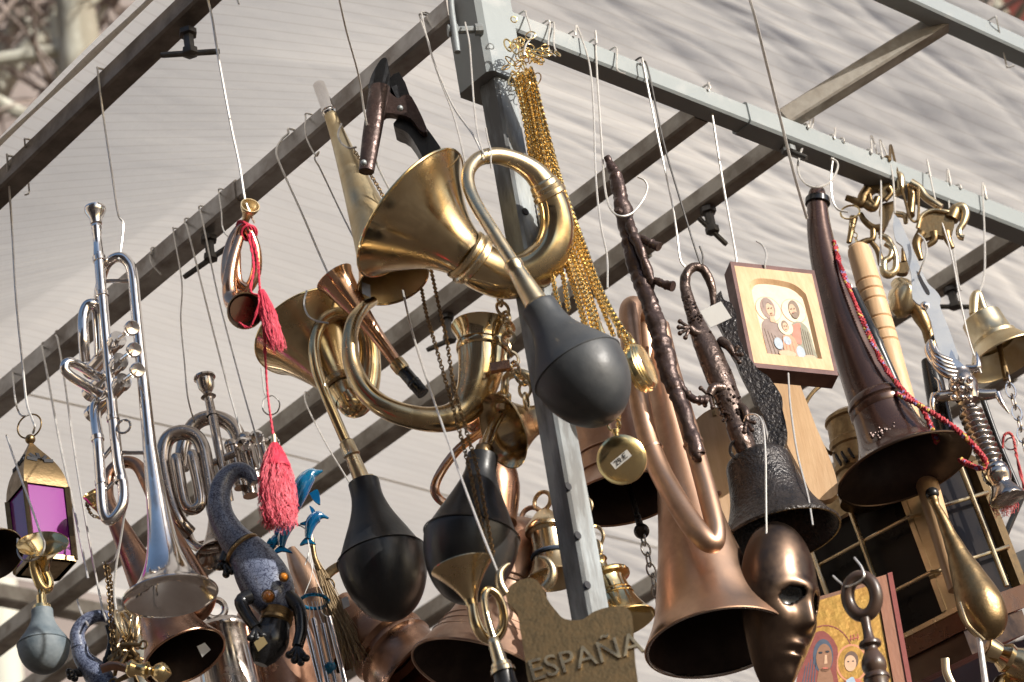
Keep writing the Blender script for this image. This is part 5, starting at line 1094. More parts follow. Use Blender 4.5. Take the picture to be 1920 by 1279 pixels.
# ------------------------------------------------------------------ cast brass animals
Y = 3.04
def casting(name, label, outline, tubes, rel, yy=Y, at=None):
    t = thing(name, label, 'figurine', (*outline[0], yy), 'cast brass animals')
    MB().outline(outline, yy, .010, 4).jitter(.0012, 110, 7).build('body', 'brass_aged', t, sharp=45)
    for nm, pts in tubes: MB().tube([(x, y, yy + d, r) for x, y, d, r in pts], 5, 12).build(nm, 'brass_satin' if nm in ('back_rim', 'trunk', 'mane', 'tail') else 'brass_aged', t)
    return t
zz = lambda x, y: (1560 + x / 4.41, 310 + y / 4.41)
casting('elephant_figurine', 'cast brass elephant with a looped trunk under the right beam', [zz(*q) for q in ((712, 470), (760, 400), (840, 370), (930, 385), (985, 400), (1010, 470), (990, 560), (930, 585), (850, 575), (770, 600), (710, 560))],
        [('back_rim', [(*zz(708, 520), 0, 4), (*zz(740, 420), -.002, 4), (*zz(830, 372), -.002, 4), (*zz(930, 380), -.002, 4), (*zz(985, 395), 0, 4)]),
         ('leg', [(*zz(745, 560), .004, 11), (*zz(700, 650), .004, 9), (*zz(735, 780), .004, 5)]), ('leg', [(*zz(840, 560), .004, 10), (*zz(845, 620), .004, 7), (*zz(790, 665), .004, 5)]), ('leg', [(*zz(940, 560), .004, 10), (*zz(965, 630), .004, 7), (*zz(995, 685), .004, 5)]),
         ('head', [(*zz(985, 450), .004, 14), (*zz(1010, 390), .004, 13), (*zz(1030, 345), .004, 9)]), ('trunk', [(*zz(1015, 360), .003, 9), (*zz(1075, 345), .002, 9), (*zz(1105, 400), .002, 8), (*zz(1085, 480), .002, 7), (*zz(1050, 540), .002, 6), (*zz(1060, 590), .002, 6), (*zz(1092, 600), .002, 6)]),
         ('mane', [(*zz(650, 150), -.002, 10), (*zz(720, 190), -.002, 8), (*zz(770, 260), -.002, 8), (*zz(840, 310), -.002, 8), (*zz(905, 350), -.002, 7)])], 0)
casting('horse_figurine', 'cast brass prancing horse tangled in the figurine cluster', [zz(*q) for q in ((380, 80), (440, 70), (480, 130), (470, 190), (440, 260), (400, 270), (380, 200), (300, 230), (260, 170), (300, 110))],
        [('neck', [(*zz(300, 200), .002, 11), (*zz(260, 260), .002, 11), (*zz(240, 320), .002, 9), (*zz(180, 290), .002, 7), (*zz(115, 268), .002, 6)]), ('leg', [(*zz(280, 320), 0, 9), (*zz(340, 350), 0, 9), (*zz(380, 270), 0, 7)]), ('leg', [(*zz(310, 240), -.003, 4), (*zz(320, 290), -.003, 5), (*zz(350, 330), -.003, 4)]),
         ('leg', [(*zz(470, 190), 0, 7), (*zz(490, 230), 0, 5), (*zz(440, 290), 0, 5)]), ('tail', [(*zz(500, 80), .002, 6), (*zz(560, 90), .002, 8), (*zz(560, 200), .002, 10), (*zz(520, 240), .002, 6)]), ('leg', [(*zz(650, 160), .002, 7), (*zz(660, 250), .002, 8), (*zz(650, 390), .002, 8), (*zz(655, 415), -.001, 7)])], 0)
casting('dog_figurine', 'cast brass leaping dog in the middle of the figurine cluster', [zz(*q) for q in ((400, 320), (470, 300), (520, 300), (510, 370), (470, 450), (440, 520), (400, 550), (380, 520), (420, 440), (390, 380))],
        [('leg', [(*zz(420, 520), .002, 9), (*zz(340, 515), .002, 7), (*zz(270, 460), .002, 6), (*zz(235, 400), .002, 5)]), ('leg', [(*zz(340, 520), .002, 6), (*zz(335, 610), .002, 6), (*zz(270, 630), .002, 6), (*zz(150, 690), .002, 7)]), ('leg', [(*zz(180, 430), .002, 8), (*zz(160, 540), .002, 6), (*zz(140, 640), .002, 5)]), ('tail', [(*zz(520, 400), .002, 6), (*zz(600, 420), .002, 6), (*zz(610, 480), .002, 4)])], 0, 3.05)
casting('cat_figurine', 'cast brass curled cat hanging lowest in the figurine cluster', [zz(*q) for q in ((540, 820), (600, 780), (640, 820), (620, 880), (560, 890), (520, 870))],
        [('tail', [(*zz(395, 580), 0, 6), (*zz(460, 610), 0, 6), (*zz(510, 700), 0, 6), (*zz(530, 790), 0, 6), (*zz(520, 870), 0, 7), (*zz(470, 905), 0, 8), (*zz(430, 880), 0, 8), (*zz(430, 800), 0, 7), (*zz(480, 760), 0, 6), (*zz(490, 690), 0, 5), (*zz(440, 650), 0, 5)]), ('leg', [(*zz(590, 690), .002, 4), (*zz(590, 740), .002, 4), (*zz(595, 800), .002, 6)]), ('leg', [(*zz(330, 640), .002, 5), (*zz(380, 710), .002, 6), (*zz(410, 820), .002, 7)])], 0, 3.05)
t = thing('brass_figurine', 'shiny lumpy brass head figurine behind the dagger blade', 'figurine', (1690, 590, 3.03), 'cast brass animals')
MB().tube([(1680, 530, 3.03, 12), (1695, 545, 3.025, 24), (1688, 570, 3.025, 26), (1675, 585, 3.03, 14)], 5, 20).jitter(.004, 60, 3).build('body', 'brass_satin', t, sharp=60)
MB().tube([(1705, 560, 3.03, 16), (1730, 600, 3.035, 14), (1745, 640, 3.04, 12), (1750, 690, 3.04, 10)], 5, 14).jitter(.002, 60, 3).build('stem', 'brass_aged', t, sharp=60)

# ------------------------------------------------------------------ brass bell at the right edge
Y = 3.13
t = bell('bell', 'bright brass bell with hook eye at the far end of the right beam', (1838, 595, Y), (1884, 672, Y), [(0, 2), (0, 30), (.04, 38), (.1, 39), (.5, 41), (.55, 46), (.62, 46), (.66, 50), (.85, 62), (1, 76)], 'brass_pale', 3, sub=2)
MB().tube([(1826, 590, Y, 9), (1828, 560, Y, 10), (1834, 552, Y, 8), (1842, 575, Y, 9), (1850, 595, Y, 9)], 5, 14).build('crown_loop', 'brass_pale', t)
MB().tube([(1872, 640, Y, 5), (1888, 712, Y, 7)], 2, 10).build('clapper', 'brass_aged', t)
pp = pxcurve([(1890, 712, Y), (1898, 745, Y), (1908, 780, Y), (1916, 815, Y), (1924, 850, Y)], 5)
for i, (c, tt) in enumerate(link_path(pp, .0165, 0, 0, 0)):
    ax = Matrix.Rotation(R(90 * i + 40), 3, tt) @ tt.orthogonal().normalized(); MB().torus(c, ax, .0062, .0015, 16, 6, 1.8, tt).build('link', 'silver', t)
wire('thin wire off the right beam ending at the bright brass bell', [(1834, 330), (1842, 345, 3.16), (1846, 440, 3.15), (1846, 510, 3.14), (1838, 545, 3.13), (1828, 560, 3.125)], 2.0, over='R')
wire('long wire off the right beam dangling left of the bright brass bell', [(1768, 306), (1776, 320, 3.12), (1782, 420, 3.11), (1795, 520, 3.1), (1802, 545, 3.1)], 2.0, over='R')

# ------------------------------------------------------------------ ship lantern
Yn = 3.0
t = thing('ship_lantern', 'large brass ship lantern with guard bars over sooty dark glass', 'lantern', (1795, 1200, Yn))
O = P(1795, 1138, Yn); V_ = P(1708, 905, Yn) - O; Lv = P(1560, 1258, Yn + .10) - O; Rv = P(1912, 1096, Yn + .10) - O
V_ = V_ * 1.02; vn = V_.normalized(); ln_ = Lv.normalized(); rn = Rv.normalized()
def quad(a, b, th, m, nm, par=t): return MB().prism([O + a[0] * 1.0, O + a[1], O + a[2], O + a[3]], th).build(nm, m, par, smooth=False)
nl = vn.cross(ln_).normalized(); nl = nl if nl.dot(FW) < 0 else -nl
nr = vn.cross(rn).normalized(); nr = nr if nr.dot(FW) < 0 else -nr
MB().prism([O + Lv * .1 - nl * .006, O + Lv - nl * .006, O + Lv + V_ - nl * .006, O + V_ + Lv * .1 - nl * .006], nl * -.003).build('glass_pane', 'soot_glass', t, smooth=False)
MB().prism([O + Rv * .12 - nr * .006, O + Rv - nr * .006, O + Rv + V_ - nr * .006, O + V_ + Rv * .12 - nr * .006], nr * -.003).build('glass_pane', 'soot_glass', t, smooth=False)
for b in (Vector((0, 0, 0)), Lv, Rv, Lv + Rv):
    MB().bar(O + b - vn * .004, O + b + V_, .014 if b.length < .001 else .008, .006, nl if b.length < .001 else nr).build('corner_pillar', 'brass_aged' if b.length > .001 else 'brass_pale', t)
MB().bar(O + Lv * .08 + nl * .004, O + Lv * .08 + V_ + nl * .004, .0035, .003, nl).build('pane_frame', 'brass_pale', t)
for f in (.28, .72):
    MB().tube3([O + V_ * f + nl * .004, O + V_ * f + nl * .014 + Lv * .06, O + V_ * f + nl * .014 + Lv * .9, O + V_ * f + Lv], .0026, 10).build('guard_bar', 'brass_satin', t)
    MB().tube3([O + V_ * f + nr * .004, O + V_ * f + nr * .014 + Rv * .12, O + V_ * f + nr * .014 + Rv * .9, O + V_ * f + Rv], .0026, 10).build('guard_bar', 'brass_satin', t)
for f in (.34, .62): MB().tube3([O + Lv * f * 1.3 + nl * .017, O + Lv * f * 1.3 + V_ + nl * .017], .0034, 10).build('guard_bar', 'brass_satin', t)
MB().tube3([O + Rv * .62 + nr * .017, O + Rv * .62 + V_ + nr * .017], .0034, 10).build('guard_bar', 'brass_satin', t)
oc = O + (Lv + Rv) * .5
def slab(s0, s1, z0, z1, m, nm):
    p0 = [oc + (q - (Lv + Rv) * .5) * s0 + vn * z0 for q in (Vector((0, 0, 0)), Rv, Lv + Rv, Lv)]; p1 = [oc + (q - (Lv + Rv) * .5) * s1 + vn * z1 for q in (Vector((0, 0, 0)), Rv, Lv + Rv, Lv)]
    fs = [(0, 1, 2, 3), (7, 6, 5, 4)] + [(i, i + 4, (i + 1) % 4 + 4, (i + 1) % 4) for i in range(4)]
    MB().add(p0 + p1, fs).build(nm, m, t, smooth=False)
slab(1.0, 1.08, -.03, -.002, 'copper_brown', 'base_plate'); slab(.93, .93, -.062, -.031, 'bronze_dark', 'oil_tank'); slab(1.08, .9, V_.length + .001, V_.length + .03, 'brass_aged', 'top_plate')
for q in (Vector((0, 0, 0)), Rv): MB().bar(oc + (q - (Lv + Rv) * .5) * 1.06 - vn * .004, oc + ((Lv if q.length < .001 else Lv + Rv) - (Lv + Rv) * .5) * 1.06 - vn * .004, .004, .003).build('edge_strip', 'brass_satin', t)

# ------------------------------------------------------------------ brass lamp can with wire handle
Y = 3.0
t = thing('lamp', 'slotted brass lamp can with bent wire handle behind the brown horn', 'lamp', (1620, 940, Y))
MB().lathe((1590, 775, Y), (1625, 940, Y), [(0, 2), (0, 30), (.06, 46), (.1, 48), (.12, 44), (.32, 45), (.34, 48), (.4, 48), (.42, 45), (.6, 46), (.62, 50), (.68, 50), (.7, 46), (1, 50), (1, 1)], 44, 1).build('can', 'brass_aged', t, sharp=30)
for x, y in ((1572, 862), (1583, 857), (1596, 851)): MB().box(P(x, y, Y - .031), Vector((.0012, 0, 0)), Vector((0, .004, 0)), Vector((-.002, 0, .007))).build('air_slot', 'ink', t)
MB().tube([(1572, 700, Y + .01, 4), (1555, 712, Y, 4), (1525, 735, Y - .01, 4), (1508, 765, Y - .012, 4), (1515, 795, Y - .012, 4), (1545, 840, Y - .01, 4), (1560, 852, Y - .006, 4)], 6, 10).build('wire_handle', 'brass_aged', t)
# pale boards
t = thing('wooden_board', 'pale scalloped wooden board leaning behind the black bell', 'board', (1520, 920, 2.88), 'boards hung behind the bells')
MB().outline([(1448, 704), (1490, 706), (1508, 742), (1530, 800), (1560, 870), (1570, 925), (1530, 935), (1500, 880), (1470, 820), (1455, 760)], 2.88, .014, 3).build('panel', 'wood_pale', t)
t = thing('wooden_board', 'round pale wooden board behind the lizard bracket', 'board', (1340, 960, 2.90), 'boards hung behind the bells')
MB().outline([(1290, 800), (1330, 768), (1370, 765), (1410, 800), (1420, 860), (1400, 960), (1340, 1000), (1300, 960), (1285, 880)], 2.90, .014, 4).build('panel', 'wood_board', t)
MB().pball(1348, 925, 2.897, 5, seg=10).build('knot', 'wood_brown', t)
MB().tube([(1340, 780, 2.90, 4), (1335, 740, 2.90, 4), (1338, 700, 2.90, 4)], 4, 10).build('hanging_loop', 'twine', t)

# ------------------------------------------------------------------ gilded icon and its frame edge
t = thing('icon', 'gilded icon of a veiled woman holding a child beside the bronze mask', 'icon', (1600, 1320, 2.86))
o_, X, D, N = board_frame((1500, 1128), (1648, 1085), (1545, 1430), 2.86, .02, -.05)
MB().prism([o_ - N * .001, o_ + X - N * .001, o_ + X + D - N * .001, o_ + D - N * .001], N * -.03).build('board', 'wood_brown', t)
pn = figure(MB, o_, X, D, N, [(.03, .03), (.94, .03), (.94, .97), (.03, .97)], .001, .0012, 'gilding', 'gold_leaf', t, 1)
MB().prism([o_ + X * .95 + N * .004, o_ + X * 1.10 + N * .004, o_ + X * 1.10 + D + N * .004, o_ + D + X * .95 + N * .004], N * -.03).build('frame_edge', 'wood_red', t)
MB().prism([o_ + X * 1.101 + N * .006, o_ + X * 1.16 + N * .006, o_ + X * 1.16 + D + N * .006, o_ + D + X * 1.101 + N * .006], N * -.03).build('frame_edge', 'p_maroon', t)
F2 = lambda pts, i, m, n=3: figure(MB, o_, X, D, N, pts, .0012 + i * .00022, .0002, 'painted_shape', m, pn, n)
def Q(x, y): r_ = ray(x, y); pw = CAM + r_ * ((o_ - CAM).dot(N) / r_.dot(N)); d = pw - o_; M2 = np.array([[X.dot(X), X.dot(D)], [X.dot(D), D.dot(D)]]); s_ = np.linalg.solve(M2, np.array([d.dot(X), d.dot(D)])); return float(s_[0]), float(s_[1])
QL = lambda l: [Q(*p) for p in l]
F2(QL([(1490, 1290), (1505, 1230), (1520, 1195), (1545, 1185), (1570, 1215), (1568, 1260), (1575, 1330), (1500, 1340)]), 1, 'p_maroon')
F2(QL(circ(1543, 1232, 19, 32)), 2, 'p_navy'); F2(QL(circ(1545, 1236, 15, 27)), 3, 'p_dskin'); F2(QL([(1535, 1258), (1556, 1255), (1562, 1300), (1530, 1305)]), 3, 'p_dskin')
F2(QL(circ(1597, 1245, 30, 36)), 1, 'p_orange'); F2(QL(circ(1597, 1245, 26, 32)), 2, 'gold_leaf'); F2(QL([(1570, 1340), (1578, 1290), (1595, 1275), (1618, 1282), (1632, 1340)]), 3, 'p_red')
F2(QL(circ(1596, 1240, 13, 17)), 4, 'p_hair'); F2(QL(circ(1594, 1246, 11, 15)), 5, 'p_skin'); F2(QL([(1586, 1278), (1600, 1272), (1606, 1300), (1588, 1305)]), 5, 'p_blue')
for x, y in ((1538, 1226), (1551, 1224)): F2(QL(circ(x, y, 4, 2, 8)), 5, 'ink', 1)
for x, y in ((1590, 1243), (1599, 1242)): F2(QL(circ(x, y, 2, 1.2, 8)), 6, 'ink', 1)
F2(QL([(1546, 1230), (1550, 1230), (1551, 1246), (1545, 1247)]), 4, 'p_skin', 1); F2(QL(circ(1547, 1255, 6, 1.8, 8)), 5, 'p_red', 1)
for (cx_, cy_, rx_, ry_) in ((1548, 1235, 52, 62), (1597, 1245, 30, 36)):
    for q in range(30): F2(QL([(cx_ + rx_ * s2 * math.cos(R(q * 12 + da)), cy_ + ry_ * s2 * math.sin(R(q * 12 + da))) for s2, da in ((1, 0), (1, 11), (.965, 11), (.965, 0))]), .5, 'p_maroon', 1)
for q in range(5): F2(QL([(1500 + q * 6, 1300), (1510 + q * 5, 1250 - q * 6), (1511.5 + q * 5, 1250 - q * 6), (1502 + q * 6, 1300)]), 2, 'p_navy', 1)
for q in range(4): F2(QL([(1576 + q * 12, 1335), (1586 + q * 7, 1285), (1587.5 + q * 7, 1285), (1579 + q * 12, 1335)]), 4, 'p_orange', 1)
for i, x in enumerate((1594, 1600, 1607)): F2(QL([(x, 1192 - i), (x + 1.6, 1192 - i), (x + 2.6, 1203 - i), (x + 1, 1204 - i)]), 2, 'p_red', 1)
F2(QL([(1593, 1199), (1610, 1195), (1610, 1197), (1593, 1201)]), 2, 'p_red', 1)
# turned spindle with ring
Y = 2.52
t = thing('turned_spindle', 'dark turned spindle with a ring head in front of the gilded icon', 'finial', (1650, 1340, Y))
MB().torus(P(1616, 1118, Y), (-.45, -1, -.1), 28 * SC(1616, 1118, Y), 13 * SC(1616, 1118, Y), 40, 14, 1.35, (0.05, 0, 1)).build('ring_head', 'wood_turned', t)
MB().lathe((1622, 1160, Y), (1658, 1345, Y), [(0, 10), (.12, 9), (.22, 12), (.24, 20), (.28, 21), (.30, 13), (.34, 14), (.42, 22), (.5, 24), (.56, 19), (.58, 24), (.62, 25), (.66, 21), (1, 24)], 32, 2).build('stem', 'wood_turned', t)
wire('short white wire through the ring head of the dark spindle', [(1562, 1080, 2.53), (1575, 1092, 2.525), (1590, 1100, 2.515), (1618, 1085, 2.49), (1616, 1065, 2.49), (1602, 1046, 2.495)], 2.2)

# ------------------------------------------------------------------ pear shaped brass flask and others at the lower right
Y = 2.92
t = thing('powder_flask', 'pear shaped weathered brass flask with slim neck and steel spike', 'flask', (1862, 1200, Y))
MB().lathe((1748, 930, Y), (1866, 1198, Y), [(0, 2), (0, 9), (.03, 10), (.06, 8), (.1, 9), (.25, 13), (.4, 20), (.55, 30), (.7, 41), (.8, 44), (.9, 38), (.97, 22), (1, 2)], 44, 4).jitter(.001, 60, 6).build('body', 'brass_aged', t, sharp=60)
MB().pball(1748, 926, Y, 13, seg=16).build('stopper', 'paint_black', t)
MB().tube([(1836, 1196, Y, 6), (1842, 1240, Y, 6), (1850, 1300, Y, 7)], 3, 12).build('spike', 'steel_wire', t)
MB().tube([(1800, 1130, Y - .02, 3), (1815, 1170, Y - .024, 3), (1845, 1200, Y - .012, 3)], 4, 10).build('seam', 'brass_satin', t)
t = thing('brass_lamp', 'gleaming brass lamp neck poking in under the ship lantern', 'lamp', (1890, 1300, 3.0))
MB().lathe((1940, 1260, 3.0), (1850, 1215, 2.98), [(0, 40), (.3, 34), (.5, 26), (.6, 30), (.75, 20), (1, 24), (1, 2)], 40, 2).build('neck', 'brass', t)
MB().lathe((1900, 1270, 3.02), (1910, 1400, 3.02), [(0, 2), (0, 30), (.2, 44), (1, 60)], 40, 3).build('font', 'brass', t)
t = thing('brass_hoop', 'thin curved brass hoop below the ship lantern base', 'hoop', (1790, 1300, 3.0))
MB().tube([(1772, 1235, 3.0, 8), (1775, 1262, 3.0, 8), (1790, 1290, 3.0, 8), (1815, 1310, 3.0, 8)], 5, 14, flat=.5).build('strip', 'brass_pale', t)
t = thing('black_stand', 'black jointed iron stand arm at the right edge', 'stand', (1900, 1100, 3.2))
MB().tube([(1870, 1040, 3.2, 6), (1895, 980, 3.2, 6), (1935, 890, 3.2, 6)], 3, 10).build('arm', 'paint_black', t)
MB().tube([(1880, 1105, 3.2, 6), (1900, 1110, 3.2, 6), (1940, 1125, 3.2, 6)], 3, 10).build('arm', 'paint_black', t)
MB().bar(P(1880, 1075, 3.2), P(1950, 1045, 3.2), .012, .014).build('bracket', 'steel_dark', t)
# ------------------------------------------------------------------ lizards
def gecko(label, tail, body, Yb, legs, head=None, gems=()):
    t = thing('gecko_figurine', label, 'figurine', (body[-1][0], body[-1][1], Yb), 'painted gecko figurines')
    MB().tube([(x, y, Yb + d, r) for x, y, d, r in tail], 7, 22).build('tail', 'gecko_skin', t)
    MB().tube([(x, y, Yb + d, r) for x, y, d, r in body], 7, 28, flat=.8).build('body', 'gecko_skin', t)
    for pts, toes in legs: leg([(x, y, Yb + d, r) for x, y, d, r in pts], toes, t, 'paint_black', 5)
    for x, y, d, r in gems:
        o = MB().pball(x, y, Yb + d, r, seg=16, rings=10).build('gem', 'gem', t); MB().torus(P(x, y, Yb + d), FW, r * 1.05 * SC(x, y, Yb), .0008, 22, 6).build('setting', 'brass_aged', o)
    if head: MB().tube([(x, y, Yb + d, r) for x, y, d, r in head], 6, 24, flat=.75).build('head', 'paint_black', t)
    return t
Y = 2.76
t = gecko('blue grey patterned gecko figurine hanging head down with orange stones', [(478, 905, .0, 9), (466, 888, 0, 13), (446, 882, 0, 16), (424, 896, 0, 19), (412, 925, 0, 21), (414, 965, 0, 24), (432, 1000, 0, 28), (452, 1024, 0, 32)],
      [(448, 1018, 0, 31), (468, 1042, 0, 40), (488, 1075, 0, 48), (506, 1108, 0, 48), (518, 1138, 0, 36), (520, 1150, 0, 26)], Y,
      [([(470, 1118, -.01, 15), (452, 1128, -.014, 13), (462, 1152, -.016, 12), (480, 1178, -.02, 11)], [(-10, 18), (2, 20), (12, 14)]), ([(540, 1118, -.006, 15), (560, 1140, -.01, 13), (565, 1180, -.012, 12), (558, 1212, -.014, 11)], [(-16, 16), (-6, 26), (6, 30), (16, 22)]), ([(446, 1000, .006, 12), (430, 1030, .006, 12), (420, 1055, .006, 12)], [(4, 22), (14, 16), (-8, 8)])],
      [(519, 1150, 0, 24), (514, 1172, -.004, 30), (505, 1200, -.006, 38), (496, 1226, -.006, 30), (488, 1246, -.006, 14)], [(532, 1082, -.028, 8), (503, 1118, -.03, 11)])
MB().lathe((522, 1146, Y), (516, 1170, Y - .002), [(0, 27), (.1, 30), (.3, 27), (.4, 31), (.6, 28), (.7, 31), (.9, 30), (1, 26)], 32, 1).build('neck_band', 'brass_aged', t)
MB().lathe((452, 1028, Y), (458, 1034, Y), [(0, 36), (.3, 39), (.7, 39), (1, 36)], 36, 1).build('tail_band', 'brass_aged', t)
MB().outline([(476, 1205), (492, 1190), (502, 1206), (484, 1222)], Y - .026, .0006).build('price_sticker', 'tag_gold', t)
t = gecko('pale blue spotted gecko figurine with looped tail beside the brass bundle', [(216, 1180, .004, 8), (206, 1160, .002, 11), (184, 1155, 0, 12), (160, 1165, 0, 13), (145, 1188, 0, 14), (148, 1215, 0, 15)], [(147, 1208, 0, 15), (156, 1235, 0, 18), (178, 1260, 0, 24), (205, 1300, 0, 30)], 2.74,
      [([(165, 1258, 0, 9), (148, 1262, 0, 8), (140, 1260, 0, 7)], [(-8, 8), (-10, 0), (0, 12)])], [(208, 1172, .006, 12), (212, 1200, .008, 10), (206, 1230, .008, 10), (198, 1250, .008, 8)])
wire('short white wire end standing over the pale blue gecko', [(145, 1125, 2.75), (150, 1142, 2.745), (158, 1160, 2.74), (165, 1172, 2.725)], 2.2)

# ------------------------------------------------------------------ dolphin wind chime
Y = 2.82
t = thing('wind_chime', 'blue plastic dolphin wind chime with thin metal tubes', 'wind chime', (610, 1300, Y))
def dolphin(pts, fins, tail):
    d = MB().tube([(x, y, Y + dd, r) for x, y, dd, r in pts], 6, 18, flat=.8).build('dolphin', 'blue_plastic', t)
    for f in fins: MB().outline(f, Y - .002, .003, 3).build('fin', 'blue_plastic', d)
    MB().outline(tail, Y, .003, 3).build('tail_fin', 'blue_plastic', d)
dolphin([(605, 883, 0, 2), (595, 886, 0, 6), (583, 890, 0, 13), (570, 905, 0, 17), (560, 930, 0, 15), (552, 955, 0, 10), (548, 975, 0, 5)], [[(580, 925), (596, 918), (600, 945), (588, 938)]], [(548, 970), (562, 985), (550, 982), (535, 990), (540, 978)])
dolphin([(616, 972, 0, 2), (606, 968, 0, 5), (597, 968, 0, 11), (586, 976, 0, 12), (580, 992, 0, 9), (577, 1010, 0, 5)], [[(584, 962), (580, 948), (590, 956)], [(575, 976), (562, 982), (578, 984)]], [(577, 1006), (592, 1020), (578, 1018), (562, 1022), (570, 1010)])
dolphin([(556, 975, 0, 3), (546, 980, 0, 11), (536, 990, 0, 13), (530, 1008, 0, 10), (528, 1026, 0, 6)], [[(520, 985), (514, 1000), (526, 1002)]], [(528, 1022), (548, 1036), (528, 1033), (510, 1040), (518, 1028)])
dolphin([(540, 1000, .01, 3), (528, 1006, .01, 10), (516, 1015, .01, 11), (508, 1030, .01, 6)], [[(506, 1008), (500, 1018), (512, 1020)]], [(508, 1026), (520, 1040), (506, 1038), (494, 1040), (500, 1028)])
MB().torus(P(589, 1128, Y), (.1, .12, 1), 26 * SC(589, 1128, Y), .0022, 36, 8).build('ring', 'blue_plastic', t)
for x0, y0, x1, y1, dd in ((574, 1172, 606, 1300, -.02), (588, 1160, 622, 1310, -.03), (605, 1170, 634, 1300, -.03), (617, 1157, 655, 1310, -.012)):
    MB().lathe((x0, y0, Y + dd), (x1, y1, Y + dd), [(0, 3), (0, 5.2), (1, 5.2), (1, 3)], 16, 1).build('chime_tube', 'silver', t)
    MB().tube([(x0 + 1, y0 + 2, Y + dd, .8), ((x0 + 589) / 2, 1148, Y + dd * .8, .8), (589 + (x0 - 595) * .6, 1128, Y + dd * .7, .8)], 3, 5).build('thread', 'steel_wire', t)
MB().pball(619, 1252, Y - .03, 12, seg=14).build('striker', 'blue_plastic', t)
MB().tube([(590, 1128, Y, .9), (610, 1190, Y - .02, .9), (618, 1245, Y - .03, .9)], 3, 5).build('thread', 'steel_wire', t)
for x in (566, 612): MB().tube([(x, 1126, Y, .8), (586, 1070, Y, .8), (577, 1010, Y, .8)], 3, 5).build('thread', 'steel_wire', t)
MB().tube([(550, 978, Y, 1.2), (570, 990, Y, 1.2), (585, 1000, Y + .004, 1.2), (578, 1040, Y + .004, 1.2), (572, 1060, Y + .004, 1.2)], 5, 6).build('thread', 'steel_wire', t)
wire('thin wire from the left beam down to the blue dolphin wind chime', [(580, 742, 3.3), (572, 735, 3.2), (575, 760, 3.1), (610, 830, 2.95), (640, 880, 2.85), (655, 905, 2.82)], 1.6)
wire('small wire hoop hanging behind the pink tassel cord', [(490, 690, 2.84), (497, 740, 2.83), (512, 742, 2.82), (524, 755, 2.82), (520, 772, 2.82), (505, 778, 2.82), (493, 768, 2.82), (494, 750, 2.82), (504, 741, 2.82)], 1.5)

# ------------------------------------------------------------------ copper horn at the lower left
Y = 2.78
t = thing('hunting_horn', 'copper horn with a folded pipe and wide mouth below the silver trumpet', 'horn', (350, 1290, Y))
MB().lathe((205, 950, Y + .03), (345, 1232, Y), [(0, 14), (.12, 18), (.35, 27), (.6, 38), (.75, 48), (.88, 60), (1, 82)], 56, 5, inner=2.5).build('bell', 'copper_brown', t, inm='shaded_inside')
A = P(345, 1232, Y); B = P(205, 950, Y + .03); MB().torus(A, B - A, 81 * SC(345, 1232, Y), .0016, 56, 8).build('rim', 'copper_bright', t)
MB().tube([(208, 955, Y + .03, 14), (200, 925, Y + .04, 13), (205, 890, Y + .045, 12), (228, 868, Y + .045, 12), (256, 872, Y + .04, 12), (276, 905, Y + .035, 13), (305, 970, Y + .03, 14), (340, 1030, Y + .03, 16), (372, 1085, Y + .03, 18), (388, 1120, Y + .03, 18), (370, 1150, Y + .03, 18), (345, 1140, Y + .04, 16), (320, 1090, Y + .05, 14)], 8, 22).build('pipe', 'copper_brown', t)
MB().lathe((196, 968, Y - .01), (170, 925, Y - .03), [(0, 8), (.3, 9), (.5, 12), (.75, 15), (1, 17)], 28, 3, inner=2).build('mouthpiece', 'brass_bright', t)
MB().outline([(369, 1212), (384, 1205), (395, 1218), (379, 1232)], Y - .018, .0006).build('price_sticker', 'sticker', t)
o = chain_mb(MB(), pxcurve([(162, 945, Y - .02), (172, 965, Y - .03), (190, 972, Y - .02)], 5), .004, .003, .002, .0007, 8, 4).build('chain', 'brass_aged', t); o['kind'] = 'stuff'
# pewter tankard
t = thing('tankard', 'dull grey pewter canister with a flat ring handle', 'canister', (430, 1330, 2.95))
MB().lathe((412, 1168, 2.95), (448, 1345, 2.95), [(0, 2), (0, 30), (.03, 44), (.08, 52), (.1, 56), (.14, 56), (.16, 53), (1, 60)], 44, 1).build('body', 'nickel_dark', t, sharp=40)
MB().torus(P(403, 1142, 2.95), (-.3, 1, .1), 19 * SC(403, 1142, 2.95), .0042, 36, 10).build('ring_handle', 'nickel_dark', t)
t = thing('cauldron', 'broad brown copper cauldron behind the blue grey gecko', 'cauldron', (530, 1330, 3.02))
MB().lathe((505, 1118, 3.02), (545, 1330, 3.02), [(0, 2), (0, 40), (.1, 62), (.3, 88), (.55, 100), (1, 104)], 48, 4).build('body', 'copper_brown', t)
MB().torus(P(508, 1132, 3.02), P(545, 1330, 3.02) - P(505, 1118, 3.02), 60 * SC(508, 1132, 3.02), .003, 48, 8).build('shoulder_band', 'copper_dull', t)
# brass bundle with chains
Y = 2.72
t = thing('brass_bundle', 'tangled bundle of brass rings and fittings on a hanging chain', 'fittings', (250, 1285, Y))
rnd = random.Random(12)
o = chain_mb(MB(), pxcurve([(197, 1058, Y), (203, 1100, Y), (207, 1160, Y), (212, 1230, Y)], 6), .0042, .0032, .0022, .0008, 9, 5); o = chain_mb(o, pxcurve([(203, 1062, Y + .004), (210, 1110, Y + .004), (215, 1170, Y + .004), (222, 1240, Y + .004)], 6), .0042, .0032, .0022, .0008, 9, 5).build('chain', 'brass_aged', t); o['kind'] = 'stuff'
for i in range(9): MB().torus(P(222 + i * 4.5, 1178 + rnd.uniform(-6, 10), Y + rnd.uniform(-.02, .02)), (1, rnd.uniform(-.5, .5), rnd.uniform(-.3, .3)), .012, .0016, 28, 6, 1.5, (0, 0, 1)).build('ring', 'brass_satin', t)
